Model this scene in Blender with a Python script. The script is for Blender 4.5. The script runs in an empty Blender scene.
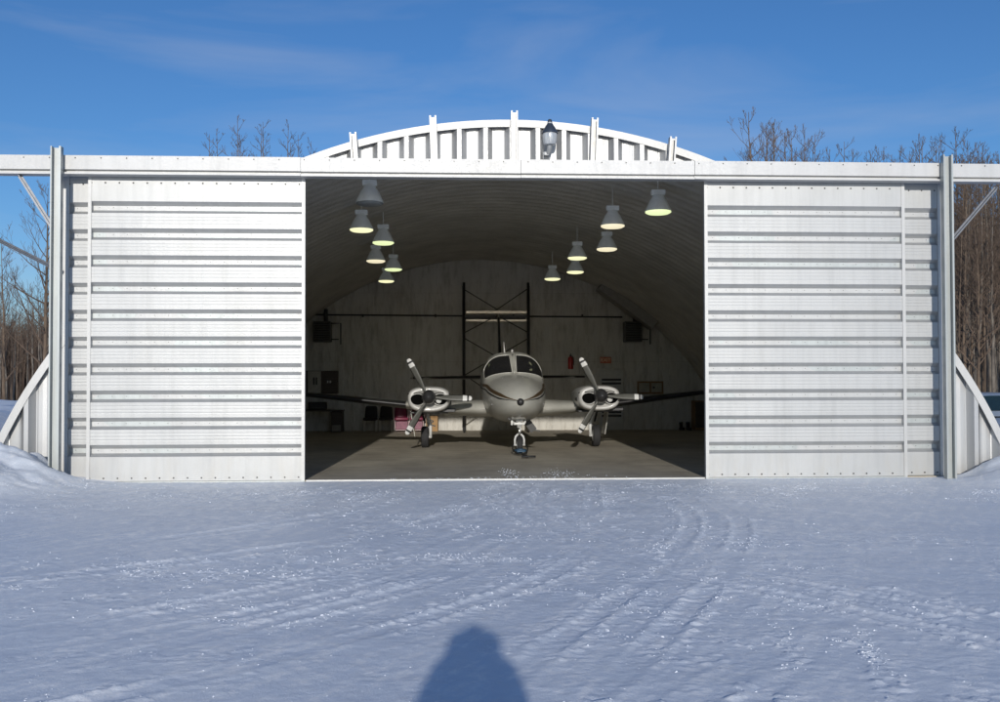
import bpy, bmesh, math, random
import numpy as np
from mathutils import Vector, Matrix, Euler, noise as mnoise

rnd = random.Random(11)
SC = bpy.context.scene
COL = SC.collection
R = math.radians
PI = math.pi

# ------------------------------------------------------------------ basics
class MB:
    """collects geometry for one mesh"""
    def __init__(s):
        s.v = []; s.f = []; s.m = []
    def add(s, vs, fs, mi=0):
        b = len(s.v)
        s.v.extend([tuple(p) for p in vs])
        for f in fs:
            s.f.append(tuple(i + b for i in f)); s.m.append(mi)
    def box(s, x0, x1, y0, y1, z0, z1, mi=0, M=None):
        vs = [(x0,y0,z0),(x1,y0,z0),(x1,y1,z0),(x0,y1,z0),(x0,y0,z1),(x1,y0,z1),(x1,y1,z1),(x0,y1,z1)]
        if M is not None: vs = [M @ Vector(p) for p in vs]
        s.add(vs, [(0,3,2,1),(4,5,6,7),(0,1,5,4),(1,2,6,5),(2,3,7,6),(3,0,4,7)], mi)
    def rbox(s, x0, x1, y0, y1, z0, z1, r=.01, mi=0, M=None):
        """box with bevelled edges"""
        bm = bmesh.new()
        bmesh.ops.create_cube(bm, size=1)
        for v in bm.verts:
            v.co = Vector(((x0+x1)/2 + v.co.x*(x1-x0), (y0+y1)/2 + v.co.y*(y1-y0), (z0+z1)/2 + v.co.z*(z1-z0)))
        bmesh.ops.bevel(bm, geom=list(bm.edges), offset=r, segments=2, affect='EDGES', profile=.5)
        bm.verts.ensure_lookup_table()
        vs = [v.co.copy() for v in bm.verts]
        if M is not None: vs = [M @ p for p in vs]
        s.add(vs, [[v.index for v in f.verts] for f in bm.faces], mi); bm.free()
    def bar(s, a, b, w, h, mi=0, up=(0,0,1)):
        a = Vector(a); b = Vector(b); d = (b-a).normalized(); u = Vector(up)
        if abs(d.dot(u)) > .98: u = Vector((0,1,0))
        x = d.cross(u).normalized()*w/2; y = x.cross(d).normalized()*h/2
        vs = [a-x-y, a+x-y, a+x+y, a-x+y, b-x-y, b+x-y, b+x+y, b-x+y]
        s.add(vs, [(0,3,2,1),(4,5,6,7),(0,1,5,4),(1,2,6,5),(2,3,7,6),(3,0,4,7)], mi)
    def tube(s, pts, rad, n=8, mi=0, cap=True):
        pts = [Vector(p) for p in pts]
        if not hasattr(rad, '__len__'): rad = [rad]*len(pts)
        rings = []; ref = None
        for i, p in enumerate(pts):
            d = (pts[min(i+1, len(pts)-1)] - pts[max(i-1, 0)])
            d = d.normalized() if d.length > 1e-9 else Vector((0,0,1))
            if ref is None: ref = Vector((1,0,0)) if abs(d.x) < .8 else Vector((0,1,0))
            x = (ref - d*ref.dot(d)).normalized(); ref = x; y = d.cross(x)
            rings.append([p + (x*math.cos(2*PI*k/n) + y*math.sin(2*PI*k/n))*rad[i] for k in range(n)])
        s.rings(rings, mi, cap)
    def rings(s, rings, mi=0, cap=True, closed=True):
        n = len(rings[0]); vs = [p for r in rings for p in r]; fs = []
        for i in range(len(rings)-1):
            for k in range(n if closed else n-1):
                fs.append((i*n+k, i*n+(k+1)%n, (i+1)*n+(k+1)%n, (i+1)*n+k))
        if cap and closed:
            fs.append(tuple(range(n-1, -1, -1))); fs.append(tuple((len(rings)-1)*n+k for k in range(n)))
        s.add(vs, fs, mi)
    def lathe(s, prof, n=24, M=None, mi=0):
        """prof: (r, z) list about the z axis"""
        rings = []
        for r, z in prof:
            ring = [Vector((r*math.cos(2*PI*k/n), r*math.sin(2*PI*k/n), z)) for k in range(n)]
            if M is not None: ring = [M @ p for p in ring]
            rings.append(ring)
        s.rings(rings, mi, True)
    def prism(s, poly, axis, a, b, mi=0):
        """poly in the two other axes, extruded along axis from a to b"""
        n = len(poly); vs = []
        for t in (a, b):
            for p, q in poly:
                vs.append({'x': (t,p,q), 'y': (p,t,q), 'z': (p,q,t)}[axis])
        fs = [tuple(range(n-1,-1,-1)), tuple(range(n, 2*n))]
        for k in range(n): fs.append((k, (k+1)%n, n+(k+1)%n, n+k))
        s.add(vs, fs, mi)
    def build(s, name, mats, parent=None, smooth=False, world=False, auto=None):
        me = bpy.data.meshes.new(name)
        vs = s.v
        if world and parent is not None:
            l = root_loc(parent); vs = [(p[0]-l[0], p[1]-l[1], p[2]-l[2]) for p in vs]
        me.from_pydata(vs, [], s.f)
        if not isinstance(mats, (list, tuple)): mats = [mats]
        for m in mats: me.materials.append(m)
        if len(mats) > 1: me.polygons.foreach_set('material_index', s.m)
        bm = bmesh.new(); bm.from_mesh(me); bmesh.ops.recalc_face_normals(bm, faces=bm.faces); bm.to_mesh(me); bm.free()
        if smooth or auto: me.polygons.foreach_set('use_smooth', [True]*len(me.polygons))
        if auto: me.set_sharp_from_angle(angle=R(auto))
        me.update()
        o = bpy.data.objects.new(name, me); COL.objects.link(o)
        if parent is not None: o.parent = parent
        return o

def root_loc(o):
    v = Vector((0,0,0))
    while o is not None: v = v + o.location; o = o.parent
    return v

def tag(o, label=None, cat=None, group=None, kind=None):
    if label: o['label'] = label
    if cat: o['category'] = cat
    if group: o['group'] = group
    if kind: o['kind'] = kind
    return o

def thing(name, label, cat, loc=(0,0,0), rz=0, group=None):
    o = bpy.data.objects.new(name, None); COL.objects.link(o)
    o.empty_display_size = .2
    o.location = loc; o.rotation_euler = (0,0,rz)
    return tag(o, label, cat, group)

def copy_tree(o, parent=None):
    c = o.copy(); COL.objects.link(c)
    if parent is not None: c.parent = parent
    for ch in list(o.children): copy_tree(ch, c)
    return c

# ------------------------------------------------------------------ materials
class NT:
    def __init__(s, name):
        s.mat = bpy.data.materials.new(name); s.mat.use_nodes = True
        s.t = s.mat.node_tree; s.b = s.t.nodes['Principled BSDF']
    def n(s, typ, **kw):
        nd = s.t.nodes.new(typ)
        for k, v in kw.items():
            if k in nd.inputs.keys(): nd.inputs[k].default_value = v
            else: setattr(nd, k, v)
        return nd
    def l(s, a, b): s.t.links.new(a, b)
    def coord(s, scale=(1,1,1), kind='Object'):
        tc = s.n('ShaderNodeTexCoord'); mp = s.n('ShaderNodeMapping'); mp.inputs['Scale'].default_value = scale
        s.l(tc.outputs[kind], mp.inputs['Vector']); return mp.outputs['Vector']
    def noise(s, scale, detail=4, rough=.55, stretch=(1,1,1), dist=0):
        nd = s.n('ShaderNodeTexNoise'); nd.inputs['Scale'].default_value = scale
        nd.inputs['Detail'].default_value = detail; nd.inputs['Roughness'].default_value = rough
        nd.inputs['Distortion'].default_value = dist
        s.l(s.coord(stretch), nd.inputs['Vector']); return nd.outputs['Fac']
    def ramp(s, fac, stops):
        r = s.n('ShaderNodeValToRGB'); e = r.color_ramp.elements
        while len(e) < len(stops): e.new(.5)
        for i, (p, c) in enumerate(stops):
            e[i].position = p; e[i].color = (c, c, c, 1) if not hasattr(c, '__len__') else tuple(c) + (1,)
        s.l(fac, r.inputs['Fac']); return r.outputs['Color']
    def mix(s, fac, a, b, mode='MIX'):
        m = s.n('ShaderNodeMix', data_type='RGBA', blend_type=mode)
        for sock, val in ((m.inputs[0], fac), (m.inputs[6], a), (m.inputs[7], b)):
            if hasattr(val, 'is_output'): s.l(val, sock)
            elif hasattr(val, '__len__'): sock.default_value = tuple(val)[:3] + (1,)
            else: sock.default_value = val
        return m.outputs[2]
    def bump(s, h, strength=.3, dist=.01):
        b = s.n('ShaderNodeBump'); b.inputs['Strength'].default_value = strength; b.inputs['Distance'].default_value = dist
        s.l(h, b.inputs['Height']); s.l(b.outputs['Normal'], s.b.inputs['Normal'])
    def base(s, c):
        if hasattr(c, 'is_output'): s.l(c, s.b.inputs['Base Color'])
        else: s.b.inputs['Base Color'].default_value = tuple(c)[:3] + (1,)
    def set(s, rough=None, metal=None, spec=None, coat=None):
        if rough is not None:
            if hasattr(rough, 'is_output'): s.l(rough, s.b.inputs['Roughness'])
            else: s.b.inputs['Roughness'].default_value = rough
        if metal is not None: s.b.inputs['Metallic'].default_value = metal
        if spec is not None: s.b.inputs['Specular IOR Level'].default_value = spec
        if coat is not None: s.b.inputs['Coat Weight'].default_value = coat
        return s.mat

def simple(name, col, rough=.5, metal=0, var=.15, scale=8, bump=0, stretch=(1,1,1)):
    m = NT(name); f = m.noise(scale, 5, .6, stretch)
    lo = tuple(c*(1-var) for c in col); hi = tuple(min(1, c*(1+var)) for c in col)
    m.base(m.ramp(f, [(.3, lo), (.7, hi)]))
    if bump: m.bump(m.noise(scale*3, 4), bump, .01)
    return m.set(rough, metal)

M = {}
def steel_sheet(name, col, metal, rough, vert=False, dirt=.5):
    m = NT(name)
    streak = m.noise(1.0, 5, .65, (7,7,.5) if not vert else (9,9,.4))
    blot = m.noise(.9, 5, .6)
    fine = m.noise(60, 3)
    c = m.mix(m.ramp(streak, [(.45, 0), (.8, dirt)]), col, tuple(x*.72 for x in col))
    c = m.mix(m.ramp(blot, [(.5, 0), (.75, .35)]), c, tuple(x*.8*y for x, y in zip(col, (1, .98, .93))))
    # runs of rust and grime near the foot of the sheet
    g = m.n('ShaderNodeNewGeometry'); sp = m.n('ShaderNodeSeparateXYZ'); m.l(g.outputs['Position'], sp.inputs[0])
    mp = m.n('ShaderNodeMapRange'); m.l(sp.outputs['Z'], mp.inputs['Value'])
    for k, v in (('From Min', .9), ('From Max', 0.), ('To Min', 0.), ('To Max', .5)): mp.inputs[k].default_value = v
    mu = m.n('ShaderNodeMath', operation='MULTIPLY'); m.l(mp.outputs[0], mu.inputs[0]); m.l(m.ramp(m.noise(6, 5, .7, (1,1,.3)), [(.45, 0), (.7, 1)]), mu.inputs[1])
    c = m.mix(mu.outputs[0], c, (.42, .40, .36))
    m.base(c); m.bump(m.noise(1.6, 3, .5), .12, .02)
    r = m.ramp(fine, [(.3, rough-.06), (.7, rough+.08)])
    return m.set(r, metal)
M['door'] = steel_sheet('galvanised_door_sheet', (.455,.46,.455), .5, .5)
M['wallsheet'] = steel_sheet('galvanised_wall_sheet', (.46,.465,.465), .6, .46, True)
M['trim'] = steel_sheet('galvanised_trim', (.50,.50,.49), .45, .5, False, .35)
M['beam'] = steel_sheet('door_track_steel', (.54,.54,.53), .35, .55, False, .45)
M['post'] = steel_sheet('weathered_post_steel', (.42,.445,.44), .5, .45, True, .8)
M['brace'] = simple('brace_steel', (.19,.20,.22), .5, .5, .2, 14)
M['bolt'] = simple('dark_bolt', (.06,.06,.06), .5, .5)
M['roof'] = steel_sheet('roof_sheet', (.6,.61,.62), .6, .45)

m = NT('insulation_lining')
w = m.noise(1.3, 6, .62, (2.2,1,.55), .6)
blot = m.noise(.45, 4, .6)
c = m.mix(m.ramp(blot, [(.35, 0), (.7, .6)]), (.56,.545,.50), (.46,.445,.40))
c = m.mix(m.ramp(m.noise(3.5, 6, .7, (1.5,1,.35)), [(.48, 0), (.68, .7)]), c, (.30,.28,.24))
br = m.n('ShaderNodeTexBrick'); br.inputs['Scale'].default_value = 1; br.inputs['Mortar Size'].default_value = .012
br.inputs['Brick Width'].default_value = 1.25; br.inputs['Row Height'].default_value = 2.4; br.offset = 0
br.inputs['Color1'].default_value = (0,0,0,1); br.inputs['Color2'].default_value = (0,0,0,1); br.inputs['Mortar'].default_value = (1,1,1,1)
tc = m.n('ShaderNodeTexCoord'); sx = m.n('ShaderNodeSeparateXYZ'); cx_ = m.n('ShaderNodeCombineXYZ')
m.l(tc.outputs['Object'], sx.inputs[0]); m.l(sx.outputs['X'], cx_.inputs['X']); m.l(sx.outputs['Z'], cx_.inputs['Y']); m.l(cx_.outputs[0], br.inputs['Vector'])
c = m.mix(m.mix(.16, (0,0,0), br.outputs['Color']), c, (.14,.13,.11))
m.base(c); m.bump(w, .9, .12); M['lining'] = m.set(.6, 0)

m = NT('foamed_arch_lining')
wv = m.n('ShaderNodeTexWave', wave_type='BANDS', bands_direction='Y'); wv.inputs['Scale'].default_value = .72
wv.inputs['Distortion'].default_value = 2.2; wv.inputs['Detail'].default_value = 3; wv.inputs['Detail Scale'].default_value = 1.2
m.l(m.coord(), wv.inputs['Vector'])
c = m.mix(m.ramp(m.noise(1.1, 6, .65), [(.35, 0), (.7, 1)]), (.64,.62,.56), (.47,.455,.41))
m.base(c); m.bump(m.mix(.65, wv.outputs['Color'], m.noise(3.5, 6, .65)), .55, .12); M['vault'] = m.set(.8, 0)

m = NT('stained_concrete')
c = m.mix(m.ramp(m.noise(.8, 6, .65, (1,.45,1)), [(.35, 0), (.68, 1)]), (.475,.43,.34), (.31,.275,.22))
c = m.mix(m.ramp(m.noise(2.4, 6, .7, (.35,2.2,1)), [(.52, 0), (.7, .75)]), c, (.19,.17,.14))
c = m.mix(m.ramp(m.noise(9, 5, .7), [(.6, 0), (.8, .5)]), c, (.21,.19,.155))
m.base(c); m.bump(m.noise(22, 6, .65), .25, .01)
M['concrete'] = m.set(m.ramp(m.noise(1.5, 4), [(.3, .5), (.7, .8)]), 0)

m = NT('packed_snow')
def rotnoise(ang, scale, stretch, detail=6, rough=.62):
    tc = m.n('ShaderNodeTexCoord'); r1 = m.n('ShaderNodeMapping'); r1.inputs['Rotation'].default_value = (0, 0, R(ang)); m.l(tc.outputs['Object'], r1.inputs['Vector'])
    r2_ = m.n('ShaderNodeMapping'); r2_.inputs['Scale'].default_value = stretch; m.l(r1.outputs[0], r2_.inputs['Vector'])
    nd = m.n('ShaderNodeTexNoise'); nd.inputs['Scale'].default_value = scale; nd.inputs['Detail'].default_value = detail; nd.inputs['Roughness'].default_value = rough; nd.inputs['Distortion'].default_value = .6
    m.l(r2_.outputs[0], nd.inputs['Vector']); return nd.outputs['Fac']
big = m.noise(.5, 5, .6)
c = m.mix(m.ramp(big, [(.35, 0), (.7, 1)]), (.73,.785,.855), (.80,.84,.885))                 # polished hard pack
fresh = m.mix(.5, m.ramp(rotnoise(28, 1.5, (4.5,.8,1)), [(.47, 0), (.60, 1)]), m.ramp(rotnoise(-40, 1.5, (4.2,.8,1)), [(.48, 0), (.62, 1)]), 'ADD')
fresh = m.mix(m.ramp(m.noise(11, 6, .75), [(.42, 0), (.58, 1)]), (0,0,0), fresh)
c = m.mix(fresh, c, (.95,.96,.965))                                                        # thin loose drift blown across it
c = m.mix(m.ramp(m.noise(.32, 6, .68, (.7,1.6,1)), [(.60, 0), (.76, .3)]), c, (.60,.56,.52))  # grit tramped in
m.base(c)
h = m.mix(.45, m.noise(18, 6, .7), m.noise(90, 4, .7))
m.bump(h, .5, .02)
m.b.inputs['Subsurface Weight'].default_value = 0
M['snow'] = m.set(m.ramp(m.noise(7, 5, .6), [(.35, .35), (.6, .65)]), 0, .35)

M['white_metal'] = simple('white_enamel', (.60,.60,.58), .4, 0, .05)
M['black'] = simple('black_paint', (.018,.018,.018), .5, 0, .25, 10)
M['rubber'] = simple('tyre_rubber', (.02,.02,.021), .8, 0, .3, 30, .3)
M['chrome'] = simple('bright_steel', (.62,.62,.6), .28, .9, .1)
m = NT('aircraft_paint')
c = m.mix(m.ramp(m.noise(1.6, 5, .6), [(.35, 0), (.7, 1)]), (.43,.425,.385), (.38,.375,.335))
c = m.mix(m.ramp(m.noise(9, 5, .7, (1,.4,1)), [(.56, 0), (.75, .5)]), c, (.24,.235,.21))
m.base(c); m.bump(m.noise(2, 3), .04, .02); M['paint'] = m.set(.33, .08, .5, .25)
m = NT('cowl_paint')
c = m.mix(m.ramp(m.noise(3, 5, .6), [(.4, 0), (.7, 1)]), (.50,.495,.47), (.42,.41,.385))
m.base(c); M['cowl'] = m.set(.33, 0, .5, .2)
M['boot'] = simple('black_deice_rubber', (.012,.012,.013), .42, 0, .3, 5)
M['brown'] = simple('brown_stripe_paint', (.075,.048,.024), .35, 0, .1)
M['spinner'] = simple('dark_spinner', (.035,.035,.037), .3, .2, .2)
M['blade'] = simple('grey_blade_paint', (.085,.085,.075), .45, .0, .12, 9)
m = NT('cockpit_glass'); m.base((.012,.012,.013)); M['glass'] = m.set(.08, 0, .6)
m.b.inputs['Coat Weight'].default_value = .3
M['dark'] = simple('inlet_shade_and_seam_black', (.004,.004,.004), 1.0); M['dark'].node_tree.nodes['Principled BSDF'].inputs['Specular IOR Level'].default_value = 0  # flat black stands in for shade inside the inlets; also colours the cowl seams
M['shade'] = simple('lamp_shade_grey_glow', (.72,.74,.73), .5, .0, .08)
_sb = M['shade'].node_tree.nodes['Principled BSDF']; _sb.inputs['Emission Color'].default_value = (.85,.95,.9,1); _sb.inputs['Emission Strength'].default_value = .025  # faint glow added to brighten the shades, ballast boxes and unlit lamp included
M['bracket'] = simple('grey_bracket', (.40,.41,.41), .5, .3)
M['maroon'] = simple('maroon_vinyl', (.16,.02,.05), .42, 0, .25, 7)
M['pinkrim'] = simple('pale_pink_trim', (.60,.45,.46), .5)
M['skirt'] = simple('faded_maroon_vinyl', (.17,.05,.085), .5, 0, .3, 6)
M['blackcloth'] = simple('black_cloth', (.022,.021,.02), .85, 0, .3, 14, .3)
M['darkwood'] = simple('dark_brown_wood', (.05,.036,.026), .55, 0, .3, 3, 0, (1,1,8))
M['wood'] = simple('tan_wood', (.20,.115,.05), .6, 0, .2, 3, 0, (8,1,1))
M['cardboard'] = simple('brown_cardboard', (.33,.20,.09), .8, 0, .12)
M['red'] = simple('red_enamel', (.42,.03,.025), .35, 0, .1)
M['signface'] = simple('orange_sign_face', (.45,.10,.04), .5)
M['signtext'] = simple('pale_lettering', (.75,.66,.5), .5)
M['galvpipe'] = simple('dull_pipe', (.09,.09,.085), .5, .5)
M['plank'] = simple('aluminium_plank', (.55,.50,.42), .35, .5, .2, 5, 0, (1,6,6))
M['blue'] = simple('blue_paint', (.03,.075,.13), .5)
M['heater'] = simple('heater_casing', (.07,.07,.065), .5, .2)
M['parka'] = simple('navy_parka_cloth', (.03,.04,.07), .85, 0, .25, 12, .3)
M['skin'] = simple('skin', (.55,.36,.27), .5, 0, .06)
M['carbody'] = simple('silver_blue_car_paint', (.36,.42,.48), .3, .3, .06)
M['carglass'] = simple('tinted_car_glass', (.012,.03,.035), .08, 0, .1)
def lens_mat(name, col, e):
    m = NT(name); m.base((.7,.7,.6)); m.b.inputs['Emission Color'].default_value = col + (1,)
    m.b.inputs['Emission Strength'].default_value = e; return m.set(.4)
M['lens_green'] = lens_mat('lit_lens_greenish', (.88,1.0,.52), .78)
M['lens_warm'] = lens_mat('lit_lens_warm', (1.0,.90,.62), .74)
M['lens_yellow'] = lens_mat('lit_lens_yellow', (1.0,.98,.58), .82)
M['lens_off'] = simple('unlit_lens', (.24,.25,.24), .4)
m = NT('globe_glass'); m.base(m.ramp(m.noise(14, 3, .5, (1,1,.1)), [(.35, (.36,.38,.40)), (.65, (.62,.64,.64))])); M['globe'] = m.set(.18, .1, .6)
m = NT('aspen_bark'); f = m.noise(5, 6, .65, (1,1,.25))
m.base(m.ramp(f, [(.35, (.075,.052,.036)), (.7, (.215,.155,.105))])); m.bump(f, .5, .03); M['bark'] = m.set(.9)
m = NT('grey_bark'); f = m.noise(5, 6, .65, (1,1,.25))
m.base(m.ramp(f, [(.35, (.07,.058,.046)), (.7, (.24,.205,.165))])); m.bump(f, .5, .03); M['bark2'] = m.set(.9)
M['twig'] = simple('twig_bark', (.115,.08,.056), .9, 0, .3, 3)
M['brush'] = simple('far_thicket_bark', (.082,.056,.040), .9, 0, .45, .6, 0, (1,1,.15))

# ------------------------------------------------------------------ layout numbers
CX = 1.06                # centre line of the hangar
RA, ZA = 9.45, -3.33      # the quonset arc: radius and height of its centre
YF, YB = 17.12, 34.8     # front wall and back wall
YD = 16.70               # face of the front door leaves
FZ = .03                 # top of the floor slab
def arcz(x, r=RA): return ZA + math.sqrt(max(0, r*r - (x-CX)**2))

# ------------------------------------------------------------------ ground (snow)
def vnoise(x, y, seed):
    xi = np.floor(x).astype(np.int64); yi = np.floor(y).astype(np.int64); fx = x-xi; fy = y-yi
    def h(a, b):
        n = (a*374761393 + b*668265263 + seed*1442695041) & 0xFFFFFFFF
        n = ((n ^ (n >> 13))*1274126177) & 0xFFFFFFFF
        n = (n ^ (n >> 16)) & 0xFFFFFF
        return n/float(0xFFFFFF)
    u = fx*fx*(3-2*fx); v = fy*fy*(3-2*fy)
    return (h(xi,yi)*(1-u)+h(xi+1,yi)*u)*(1-v) + (h(xi,yi+1)*(1-u)+h(xi+1,yi+1)*u)*v
def fbm(x, y, seed, o=4, g=.5):
    t = 0; a = 1; s = 0
    for i in range(o):
        t = t + a*vnoise(x*2**i+17.3*i, y*2**i+5.1*i, seed+i); s += a; a *= g
    return t/s
def smooth(a, b, t):
    t = np.clip((t-a)/(b-a), 0, 1); return t*t*(3-2*t)

def curve_pts(ctrl, n=30):
    c = [Vector((p[0], p[1], 0)) for p in ctrl]; c = [2*c[0]-c[1]] + c + [2*c[-1]-c[-2]]
    out = []
    for i in range(1, len(c)-2):
        for k in range(n):
            t = k/n; p0, p1, p2, p3 = c[i-1], c[i], c[i+1], c[i+2]
            out.append(.5*((2*p1)+(p2-p0)*t+(2*p0-5*p1+4*p2-p3)*t*t+(3*p1-p0-3*p2+p3)*t**3))
    out.append(c[-2]); return out
TRACKS = []
def pair(ctrl, gauge=1.5, w=.12, d=.016, both=True):
    p = curve_pts(ctrl, 12)
    for sgn in ((-1, 1) if both else (0,)):
        q = []
        for i in range(len(p)):
            t = (p[min(i+1, len(p)-1)] - p[max(i-1, 0)]).normalized(); q.append(p[i] + Vector((-t.y, t.x, 0))*gauge/2*sgn)
        TRACKS.append((q, w, d))
pair([(3.3,14.0),(3.1,11.6),(2.2,8.9),(1.3,6.9),(.2,4.6)], .55, .10, .015)
pair([(4.6,16.3),(4.7,12.8),(3.3,8.6),(1.9,6.0),(.7,4.3)], .5, .09, .009)
pair([(1.9,16.0),(1.25,11.5),(.55,8.7),(-1.2,6.3),(-3.4,4.4)], .75, .10, .016)
pair([(1.6,16.2),(.4,11.0),(-.8,8.4),(-2.6,6.6),(-6,5.0)], .6, .09, .014)
pair([(.6,16.2),(1.5,10),(3.0,7.2),(4.0,5.2)], .5, .09, .013)
pair([(.2,16.3),(-.8,12.4),(-3.0,9.7),(-7,7.6),(-12,6.4)], 1.4, .13, .014)
pair([(2.6,16.3),(3.2,13.4),(5.5,10.6),(10,8.2),(16,6.5)], 1.4, .13, .009)
pair([(3.2,7.6),(3.7,6.1),(4.2,4.6)], .4, .08, .013)

def ground_height(X, Y, want=False):
    tr = np.full(X.shape, 9.0); rut = np.zeros_like(X); along = np.zeros_like(X)
    for q, w, d in TRACKS:
        best = np.full(X.shape, 9.0); al = np.zeros_like(X); acc = 0
        for a, b in zip(q[:-1], q[1:]):
            dx, dy = b.x-a.x, b.y-a.y; L = math.hypot(dx, dy)
            if L < 1e-6: continue
            t = np.clip(((X-a.x)*dx+(Y-a.y)*dy)/(L*L), 0, 1)
            dd = np.hypot(X-a.x-t*dx, Y-a.y-t*dy); mk = dd < best
            al = np.where(mk, acc+t*L, al); best = np.minimum(best, dd); acc += L
        lug = .85 + .15*np.sin(al*2*PI/.16)
        fade = .25 + .75*smooth(.25, .6, vnoise(al*.55, al*0+len(q)*.7+q[0].x, 91))
        rut = rut + .50*fade*(-d*lug*(1-smooth(w*.55, w, best)) + d*1.3*np.exp(-((best-w*1.25)/(w*.35))**2)*(0.35+1.1*fbm(X*9, Y*9, 40, 3)))
        tr = np.minimum(tr, np.where(fade > .6, best/w, 9))
    # wind-polished zones stay smooth, elsewhere crumbs are thrown about
    pol = np.maximum(smooth(.0, 1.0, 1-np.hypot((X+3.6)/3.4, (Y-10.9)/2.0)), smooth(0, 1, 1-np.hypot((X-6.8)/4.2, (Y-12.0)/2.6)))
    pol = np.clip(pol*2.2, 0, 1)
    patch = fbm(X*.55+3, Y*.75+9, 3, 4, .55)
    ca, sa = math.cos(R(66)), math.sin(R(66)); U = X*ca+Y*sa; W_ = -X*sa+Y*ca
    ca2, sa2 = math.cos(R(118)), math.sin(R(118)); U2 = X*ca2+Y*sa2; W2 = -X*sa2+Y*ca2
    wob = fbm(X*.9, Y*.9, 150, 2)
    strk = np.maximum(smooth(.54, .70, fbm(U*.75+wob, W_*4.2+wob*1.5, 151, 4, .55)), .8*smooth(.56, .72, fbm(U2*.7+wob, W2*3.8, 155, 4, .55)))
    strk = np.maximum(strk, .8*smooth(.56, .7, fbm(X*1.1, Y*4.5+wob, 158, 4, .55)))
    m = (.15+.85*strk)*smooth(.34, .60, patch)
    m = np.maximum(m, .9*np.exp(-((Y-15.0)/.75)**2)*smooth(.3, .55, fbm(X*.8, Y*2, 8, 3)))
    m = np.maximum(m, .85*np.exp(-(tr-1.4)**2/1.6))
    m = m*(1-.88*pol) + .16*(1-.7*pol)
    warp = fbm(X*3, Y*3, 60, 3)-.5
    c1 = smooth(.57, .80, fbm(X*6+warp, Y*7.5+warp, 21, 3, .55))
    c2 = smooth(.58, .82, fbm(X*13, Y*19, 31, 3, .6))
    c4 = smooth(.60, .80, fbm(X*27, Y*28, 36, 2, .6))
    c3 = fbm(X*36, Y*32, 51, 2, .6)-.5
    if want: return m, tr, strk
    near = smooth(22, 17, Y)*smooth(2.0, 3.0, Y)
    z = .04*(fbm(X*.35, Y*.35, 5, 3)-.5) + .012*(fbm(X*1.6, Y*1.9, 6, 4)-.5)
    z = z + near*(m*(.010*c1*fbm(X*9, Y*9, 44, 2) + .009*c2 + .009*c4 + .009*c3) + .004*c3*(1-m)*(1-.6*pol) + rut)
    # long smooth wind ridges
    z = z + near*.010*(fbm(X*.8+.5*Y, Y*3.0, 71, 3)-.5)*(1-.5*pol)
    # ploughed banks at both ends of the front wall
    bl = smooth(-5.2, -7.6, X + .28*(15.9-Y) )*smooth(13.1, 15.3, Y+.5*(fbm(X*.9, Y*.9, 77, 3)-.5))*smooth(18.5, 16.6, Y)
    br = smooth(8.1, 10.4, X - .1*(15.9-Y))*smooth(13.9, 15.9, Y+.5*(fbm(X*.9, Y*.9, 78, 3)-.5))*smooth(18.5, 16.6, Y)
    lum = .55+.75*fbm(X*1.3, Y*1.6, 80, 4, .5)
    z = z + (.74*bl + .55*br)*lum + .05*(bl+br)*(fbm(X*5, Y*5, 83, 4)-.5)
    # drift lying along the left flank of the vault, ground falling off on the right
    z = z + smooth(-7.6, -9.4, X)*smooth(16.5, 19.5, Y)*smooth(46, 30, Y)*(1.15+.35*(fbm(X*.4, Y*.3, 85, 3)-.5))*smooth(-24, -15, X)
    # flat at the sill and under the building
    ins = smooth(-8.0, -7.5, X)*smooth(10.2, 9.7, X)*smooth(16.75, 17.0, Y)*smooth(36, 35.4, Y)
    sill = smooth(-2.9, -2.5, X)*smooth(4.8, 4.4, X)*smooth(15.9, 16.5, Y)*smooth(17.5, 16.9, Y)
    z = z*(1-ins) - .12*ins
    dz = smooth(-6.8, -6.2, X)*smooth(9.2, 8.6, X)*np.exp(-((Y-16.6)/.35)**2)
    z = np.where(dz > .05, z*(1-.75*dz) + .012*dz, z)
    z = z + .5*smooth(60, 200, np.hypot(X, Y))*(fbm(X*.02, Y*.02, 99, 3)-.5)
    return z

def axis(parts):
    out = []
    for a, b, st in parts:
        n = max(1, int(round((b-a)/st))); out += [a + (b-a)*i/n for i in range(n)]
    return out + [parts[-1][1]]
xs = np.array(axis([(-700,-120,60),(-120,-40,8),(-40,-14,1.2),(-14,-9.5,.12),(-9.5,-4.8,.045),(-4.8,5.8,.02),(5.8,11.5,.045),(11.5,18,.2),(18,50,1.6),(50,120,8),(120,700,60)]))
ys = np.array(axis([(-300,-40,40),(-40,-6,3),(-6,2.5,.3),(2.5,4.2,.06),(4.2,9.5,.02),(9.5,14,.03),(14,17,.045),(17,24,.2),(24,46,.8),(46,120,6),(120,1200,70)]))
GX, GY = np.meshgrid(xs, ys)
GZ = ground_height(GX, GY)
nx, ny = len(xs), len(ys)
me = bpy.data.meshes.new('snow_ground')
co = np.stack([GX.ravel(), GY.ravel(), GZ.ravel()], 1).astype(np.float32)
idx = np.arange(nx*ny).reshape(ny, nx)
quads = np.stack([idx[:-1,:-1].ravel(), idx[:-1,1:].ravel(), idx[1:,1:].ravel(), idx[1:,:-1].ravel()], 1).astype(np.int32)
me.vertices.add(len(co)); me.vertices.foreach_set('co', co.ravel())
me.loops.add(quads.size); me.loops.foreach_set('vertex_index', quads.ravel())
me.polygons.add(len(quads)); me.polygons.foreach_set('loop_start', np.arange(0, quads.size, 4, dtype=np.int32))
me.polygons.foreach_set('use_smooth', np.ones(len(quads), dtype=bool))
me.update(calc_edges=True); me.validate()
me.materials.append(M['snow'])
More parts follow.
